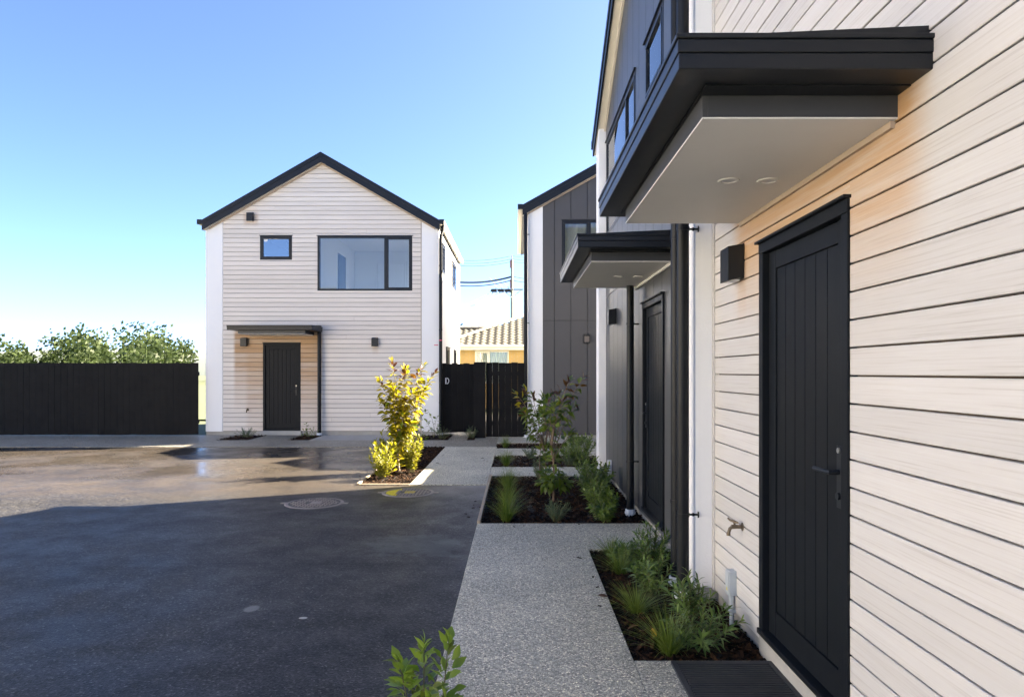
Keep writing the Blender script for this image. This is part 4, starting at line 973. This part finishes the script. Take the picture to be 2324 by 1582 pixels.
# two shrubs in the wide bed
def pick_b(t, p, rnd):
    if p.z > 1.16: return ch(rnd, [('leaf_bronze', 0.55), ('leaf_green', 0.45)])
    return ch(rnd, [('leaf_green', 0.9), ('leaf_lime', 0.10)])
Ba = (0.44, 8.04, 0.0); st = [((0.42, 8.04, 0.62), Ba, 0.017)]
for (x, dy, z, f) in ((0.80, 0, 1.47, (0.42, 8.04, 0.55)), (0.64, 0.05, 1.44, (0.42, 8.04, 0.6)), (0.70, 0.1, 1.12, (0.43, 8.04, 0.5)), (0.45, -0.05, 1.16, (0.42, 8.04, 0.6)), (0.30, 0.0, 1.05, (0.42, 8.04, 0.55)), (0.56, -0.06, 1.2, (0.42, 8.04, 0.6)), (0.66, 0, 0.80, (0.43, 8.04, 0.4)), (0.36, 0.08, 1.22, (0.42, 8.04, 0.6))):
    st.append(((x, 8.04+dy, z), f, 0.0085))
for a in range(6): st.append(((0.44+0.17*math.cos(a*1.05), 8.02+0.17*math.sin(a*1.05), 0.22+0.05*(a % 3)), (0.44, 8.04, 0.12+0.03*a), 0.004))
shrub('shrub', Ba, st, pick_b, 'bronze tipped shrub with bare stems in front of the dark wall', (0.09, 0.14), 17, 0.52, 21, None, droop=0.45, mx=200)
def pick_c(t, p, rnd):
    if p.x < 0.2 and p.z > 0.95: return ch(rnd, [('leaf_yellow', 0.35), ('leaf_bronze', 0.3), ('leaf_green', 0.3), ('leaf_gold', 0.05)])
    if p.z > 1.12: return ch(rnd, [('leaf_bronze', 0.5), ('leaf_green', 0.5)])
    return ch(rnd, [('leaf_green', 0.85), ('leaf_lime', 0.15)])
Bb = (0.40, 9.60, 0.0); st = [((0.40, 9.6, 0.45), (0.41, 9.6, 0), 0.016), ((0.36, 9.62, 0.5), (0.34, 9.6, 0), 0.012)]
for (x, dy, z) in ((-0.02, 0, 1.24), (0.10, 0.1, 1.32), (0.22, -0.05, 1.22), (0.36, 0.05, 1.18), (0.50, 0, 1.22), (0.62, 0.1, 1.26), (0.10, -0.1, 0.98), (0.62, 0, 0.98), (0.28, -0.1, 0.92), (0.48, -0.1, 1.02), (0.16, 0.0, 0.72), (0.03, 0.05, 1.05)):
    st.append(((x, 9.6+dy, z), (0.39, 9.6, 0.42), 0.008))
shrub('shrub', Bb, st, pick_c, 'many stemmed shrub with gold leaves at the back of the wide bed', (0.085, 0.135), 19, 0.42, 31, None, droop=0.35, mx=230)
# a greener shrub at the back of the sunny bed
Bc = (-1.94, 12.9, 0.0); st = [((-1.93, 12.9, 0.5), Bc, 0.018)]
for (x, z) in ((-2.15, 0.9), (-1.8, 1.0), (-1.95, 1.1), (-1.70, 0.8), (-2.05, 0.6), (-1.78, 0.42), (-1.7, 0.3)): st.append(((x, 12.9+random.uniform(-0.15, 0.15), z), (-1.93, 12.9, 0.25), 0.007))
shrub('shrub', Bc, st, lambda t, p, rnd: ch(rnd, [('leaf_green', 0.7), ('leaf_lime', 0.3)]), 'small green shrub behind the tall sunlit shrub', (0.07, 0.11), 12, 0.35, 41, None, droop=0.3, mx=90)
Bd = (-1.92, 15.75, 0.0); st = [((x, 15.75+dy, z), Bd, 0.006) for (x, dy, z) in ((-2.0, 0, 0.55), (-1.85, 0.1, 0.5), (-2.08, 0.05, 0.35), (-1.8, -0.05, 0.3))]
shrub('shrub', Bd, st, lambda t, p, rnd: ch(rnd, [('leaf_green', 0.8), ('leaf_lime', 0.2)]), 'small broad leaved shrub at the white house corner', (0.07, 0.12), 8, 0.4, 43, None, droop=0.3)
Bd = (-4.87, 15.85, 0.0); st = [((x, 15.85+dy, z), Bd, 0.005) for (x, dy, z) in ((-5.0, 0, 0.2), (-4.95, 0.1, 0.34), (-4.75, 0.05, 0.22), (-4.83, -0.15, 0.24), (-4.68, 0.1, 0.16))]
shrub('shrub', Bd, st, lambda t, p, rnd: ch(rnd, [('leaf_green', 0.8), ('leaf_lime', 0.2)]), 'low dark shrub right of the grey door', (0.05, 0.08), 10, 0.2, 44, None, droop=0.1)
# foreground sprig
Bf = (-0.31, 2.2, 0.03); st = []
for (x, dy, z, y0) in ((-0.30, 0.0, 0.655, 0.0), (-0.225, 0.05, 0.645, 0.0), (-0.385, 0.0, 0.60, 0.0), (-0.27, -0.08, 0.50, 0.0), (-0.365, 0.06, 0.52, 0), (-0.225, -0.02, 0.48, 0), (-0.33, -0.06, 0.45, 0)):
    st.append(((x, 2.2+dy, z), (-0.31+(x+0.31)*0.3, 2.2+dy*0.3, 0.03), 0.0055))
shrub('shrub', Bf, st, lambda t, p, rnd: ch(rnd, [('leaf_fore', 0.85), ('leaf_lime', 0.15)]), 'bright green leafy shrub in the foreground at the path edge', (0.045, 0.075), 44, 0.30, 51, None, 'twig', droop=-0.15, mx=200)

def bush(name, base, rad, h, mat, lab, nst=26, lf=0.045, lw=0.010, nl=26, seed=1, group=None, spread=1.0, up=0.6, cat='shrub'):
    """upright bush of thin stems thick with narrow leaves"""
    rnd = random.Random(seed); o = empty(name, base, lab, cat, group); B = Vector(base); F_ = MB(); T = MB()
    for s in range(nst):
        a = rnd.uniform(0, 6.283); rr = rad*math.sqrt(rnd.random()); hh = h*rnd.uniform(0.55, 1.05)*(1-0.35*(rr/rad)**2)
        p0 = Vector((0.25*rr*math.cos(a), 0.25*rr*math.sin(a), 0)); p2 = Vector((rr*math.cos(a)*spread, rr*math.sin(a)*spread, hh))
        p1 = p0.lerp(p2, 0.5)+Vector((0, 0, 0.08*h)); pts = bez(p0, p1, p2, 6)
        T.tube([p+B for p in pts], [0.0035, 0.003, 0.003, 0.0025, 0.002, 0.002, 0.0015], 4)
        ang = rnd.uniform(0, 6.3)
        for i in range(nl):
            t = 0.12+0.88*i/(nl-1); f = t*6; j = min(5, int(f)); p = pts[j].lerp(pts[j+1], f-j); ax = (pts[j+1]-pts[j]).normalized()
            ang += 2.4+rnd.gauss(0, 0.25); s1 = ax.orthogonal().normalized(); s2 = ax.cross(s1); out = s1*math.cos(ang)+s2*math.sin(ang)
            d = (out+ax*(up+0.9*max(0, t-0.8)*5*0.6)).normalized(); L = lf*rnd.uniform(0.7, 1.25); W2 = lw*0.5*rnd.uniform(0.8, 1.2)
            sd_ = d.cross(ax).normalized(); nn = sd_.cross(d)
            q0 = p+B; q1 = q0+d*L*0.5+nn*L*0.04; q2 = q0+d*L-Vector((0, 0, L*0.16))
            F_.add([q0-sd_*W2*0.4, q0+sd_*W2*0.4, q1+sd_*W2, q1-sd_*W2, q2], [(0, 1, 2, 3), (3, 2, 4)])
    tag(F_.build('foliage', mat, o, smooth=False, fix=False), kind='stuff'); tag(T.build('stems', M['twig'], o, fix=False), kind='stuff'); return o
# lime bushes at the foot of the sunlit shrub
bush('bush', (-1.93, 9.72, 0), 0.19, 0.52, M['fol_lime'], 'sunlit lime bush at the front of the driveway bed', 26, 0.085, 0.030, 18, 61, None, 1.0, 0.9)
bush('bush', (-1.96, 10.15, 0), 0.20, 0.68, M['fol_lime'], 'sunlit lime bush beside the timber edging board', 24, 0.085, 0.030, 20, 62, None, 1.0, 0.9)
bush('bush', (-1.60, 10.30, 0), 0.20, 0.68, M['fol_lime'], 'sunlit lime bush on the path side of the driveway bed', 24, 0.085, 0.030, 20, 63, None, 1.0, 0.9)
bush('bush', (-1.85, 10.9, 0), 0.24, 0.5, M['fol_lime'], 'lime bush behind the tall sunlit shrub stem', 24, 0.085, 0.030, 20, 64)
# hedge along the dark wall
for i, (x, y, r_, h, lab) in enumerate(((0.93, 6.98, 0.17, 0.29, 'low green hedge bush nearest the grey pipe foot'), (0.90, 7.65, 0.23, 0.36, 'green hedge bush second from the front along the dark wall'),
        (0.98, 8.45, 0.27, 0.45, 'green hedge bush beside the dark wall middle'), (1.02, 9.25, 0.27, 0.42, 'green hedge bush in front of the far white fin'), (0.95, 11.2, 0.24, 0.42, 'hedge bush in the third bed past the white fin'),
        (1.15, 11.9, 0.30, 0.50, 'tallest hedge bush behind the far white fin'), (1.25, 14.0, 0.22, 0.28, 'farthest green hedge bush before the charcoal house'))):
    bush('hedge_bush', (x, y, -0.01), r_, h, M['fol_hedge'], lab, 30, 0.072, 0.021, 24, 70+i, 'hedge bushes along the dark wall')
# narrow leaved plants of the near bed
for i, (x, y, r_, h, lab) in enumerate(((1.06, 3.86, 0.22, 0.27, 'large narrow leaved bush by the electrical box'), (1.10, 4.28, 0.13, 0.29, 'narrow leaved bush in front of the twin pipes'),
        (0.96, 4.78, 0.14, 0.27, 'narrow leaved bush left of the twin pipes'), (1.03, 5.25, 0.14, 0.27, 'narrow leaved bush in the middle of the near bed'), (1.13, 5.62, 0.14, 0.30, 'narrow leaved bush at the back corner of the near bed'), (0.86, 5.45, 0.11, 0.22, 'low narrow leaved bush at the back of the near bed'))):
    bush('bush', (x, y, -0.03), r_, h, M['fol_hebe'], lab, 17, 0.078, 0.014, 22, 90+i, 'narrow leaved bushes in the near bed', 1.15)
for i, (x, y, r_, h, lab) in enumerate(((0.41, 6.98, 0.15, 0.24, 'grey green lavender in front of the stem of the bronze tipped shrub'), (0.33, 9.75, 0.12, 0.36, 'lavender at the back edge of the wide bed'), (0.87, 11.1, 0.15, 0.25, 'lavender at the right of the third bed'),
        (-1.70, 15.5, 0.18, 0.33, 'lavender at the white house corner by the gate'), (-1.03, 15.55, 0.13, 0.34, 'lavender against the black gate post'), (-6.3, 15.8, 0.22, 0.28, 'lavender left of the grey door'), (0.25, 12.0, 0.14, 0.26, 'lavender in the middle of the third bed'))):
    bush('lavender', (x, y, -0.01), r_, h, M['fol_lav'], lab, 30, 0.045, 0.006, 24, 110+i, 'grey green lavender plants', 1.1, 0.9, 'lavender')

def tuft(base, h, rad, n, seed, lab):
    rnd = random.Random(seed); o = empty('grass_tuft', base, lab, 'ornamental grass', 'grass tufts in the beds'); mb = MB(); B = Vector(base)
    for _ in range(n):
        a = rnd.uniform(0, 6.283); lean = rnd.uniform(0.1, 1.0); L = h*rnd.uniform(0.65, 1.15); out = Vector((math.cos(a), math.sin(a), 0)); sd_ = Vector((-out.y, out.x, 0))
        p = B+out*rnd.uniform(0, 0.035); wv = rnd.uniform(0.0018, 0.0032); pts = []
        for i in range(5):
            t = i/4; pts.append(p+out*(rad*lean*1.9*t**1.3)+Vector((0, 0, L*(t-0.26*lean*t*t*(1.0+0.6*t)))))
        vs = []
        for i, q in enumerate(pts): wd = wv*(1-0.85*i/4); vs += [q-sd_*wd, q+sd_*wd]
        mb.add(vs, [(2*i, 2*i+1, 2*i+3, 2*i+2) for i in range(4)])
    tag(mb.build('blades', M['grass'], o, fix=False), kind='stuff')
for i, (x, y, h, r_, n, lab) in enumerate(((-0.10, 6.98, 0.34, 0.17, 320, 'green grass tuft nearest the concrete path in the wide bed'), (-0.10, 7.75, 0.34, 0.17, 320, 'middle green grass tuft of the wide bed'), (-0.11, 8.95, 0.33, 0.17, 300, 'grass tuft at the back left of the wide bed'),
        (-0.17, 11.15, 0.32, 0.16, 260, 'grass tuft at the left of the third bed'), (-0.22, 13.75, 0.30, 0.15, 200, 'grass tuft at the left of the farthest bed'), (0.72, 12.1, 0.26, 0.15, 200, 'grass tuft in the third bed behind the bare stems'),
        (0.84, 3.72, 0.27, 0.20, 260, 'grass tuft at the front of the near bed'), (0.77, 4.35, 0.20, 0.19, 240, 'low grass tuft in the middle of the near bed'), (0.80, 5.20, 0.20, 0.18, 240, 'grass tuft near the back of the near bed'), (0.80, 5.68, 0.19, 0.17, 240, 'grass tuft at the back left corner of the near bed'), (0.62, 14.0, 0.26, 0.15, 160, 'grass tuft at the right of the farthest bed'))):
    tuft((x, y, -0.02), h, r_, n, 130+i, lab)
# fallen leaves
for i, (x, y, z, mt, lab) in enumerate(((0.52, 7.75, 0.05, 'leaf_gold', 'fallen yellow leaf by the shrub stem'), (0.73, 4.05, 0.02, 'leaf_bronze', 'fallen brown leaf in the near bed'), (0.80, 4.0, 0.02, 'leaf_gold', 'fallen tan leaf beside the low grass tuft'), (0.55, 4.6, 0.02, 'leaf_bronze', 'dark fallen leaf on the concrete path'))):
    o = bpy.data.objects.new('fallen_leaf', LV[mt][i % 4]); COL.objects.link(o); o.location = (x, y, z); o.rotation_euler = (0.1, 0.15, i*1.3+0.6); o.scale = (0.075,)*3
    tag(o, lab, 'leaf')
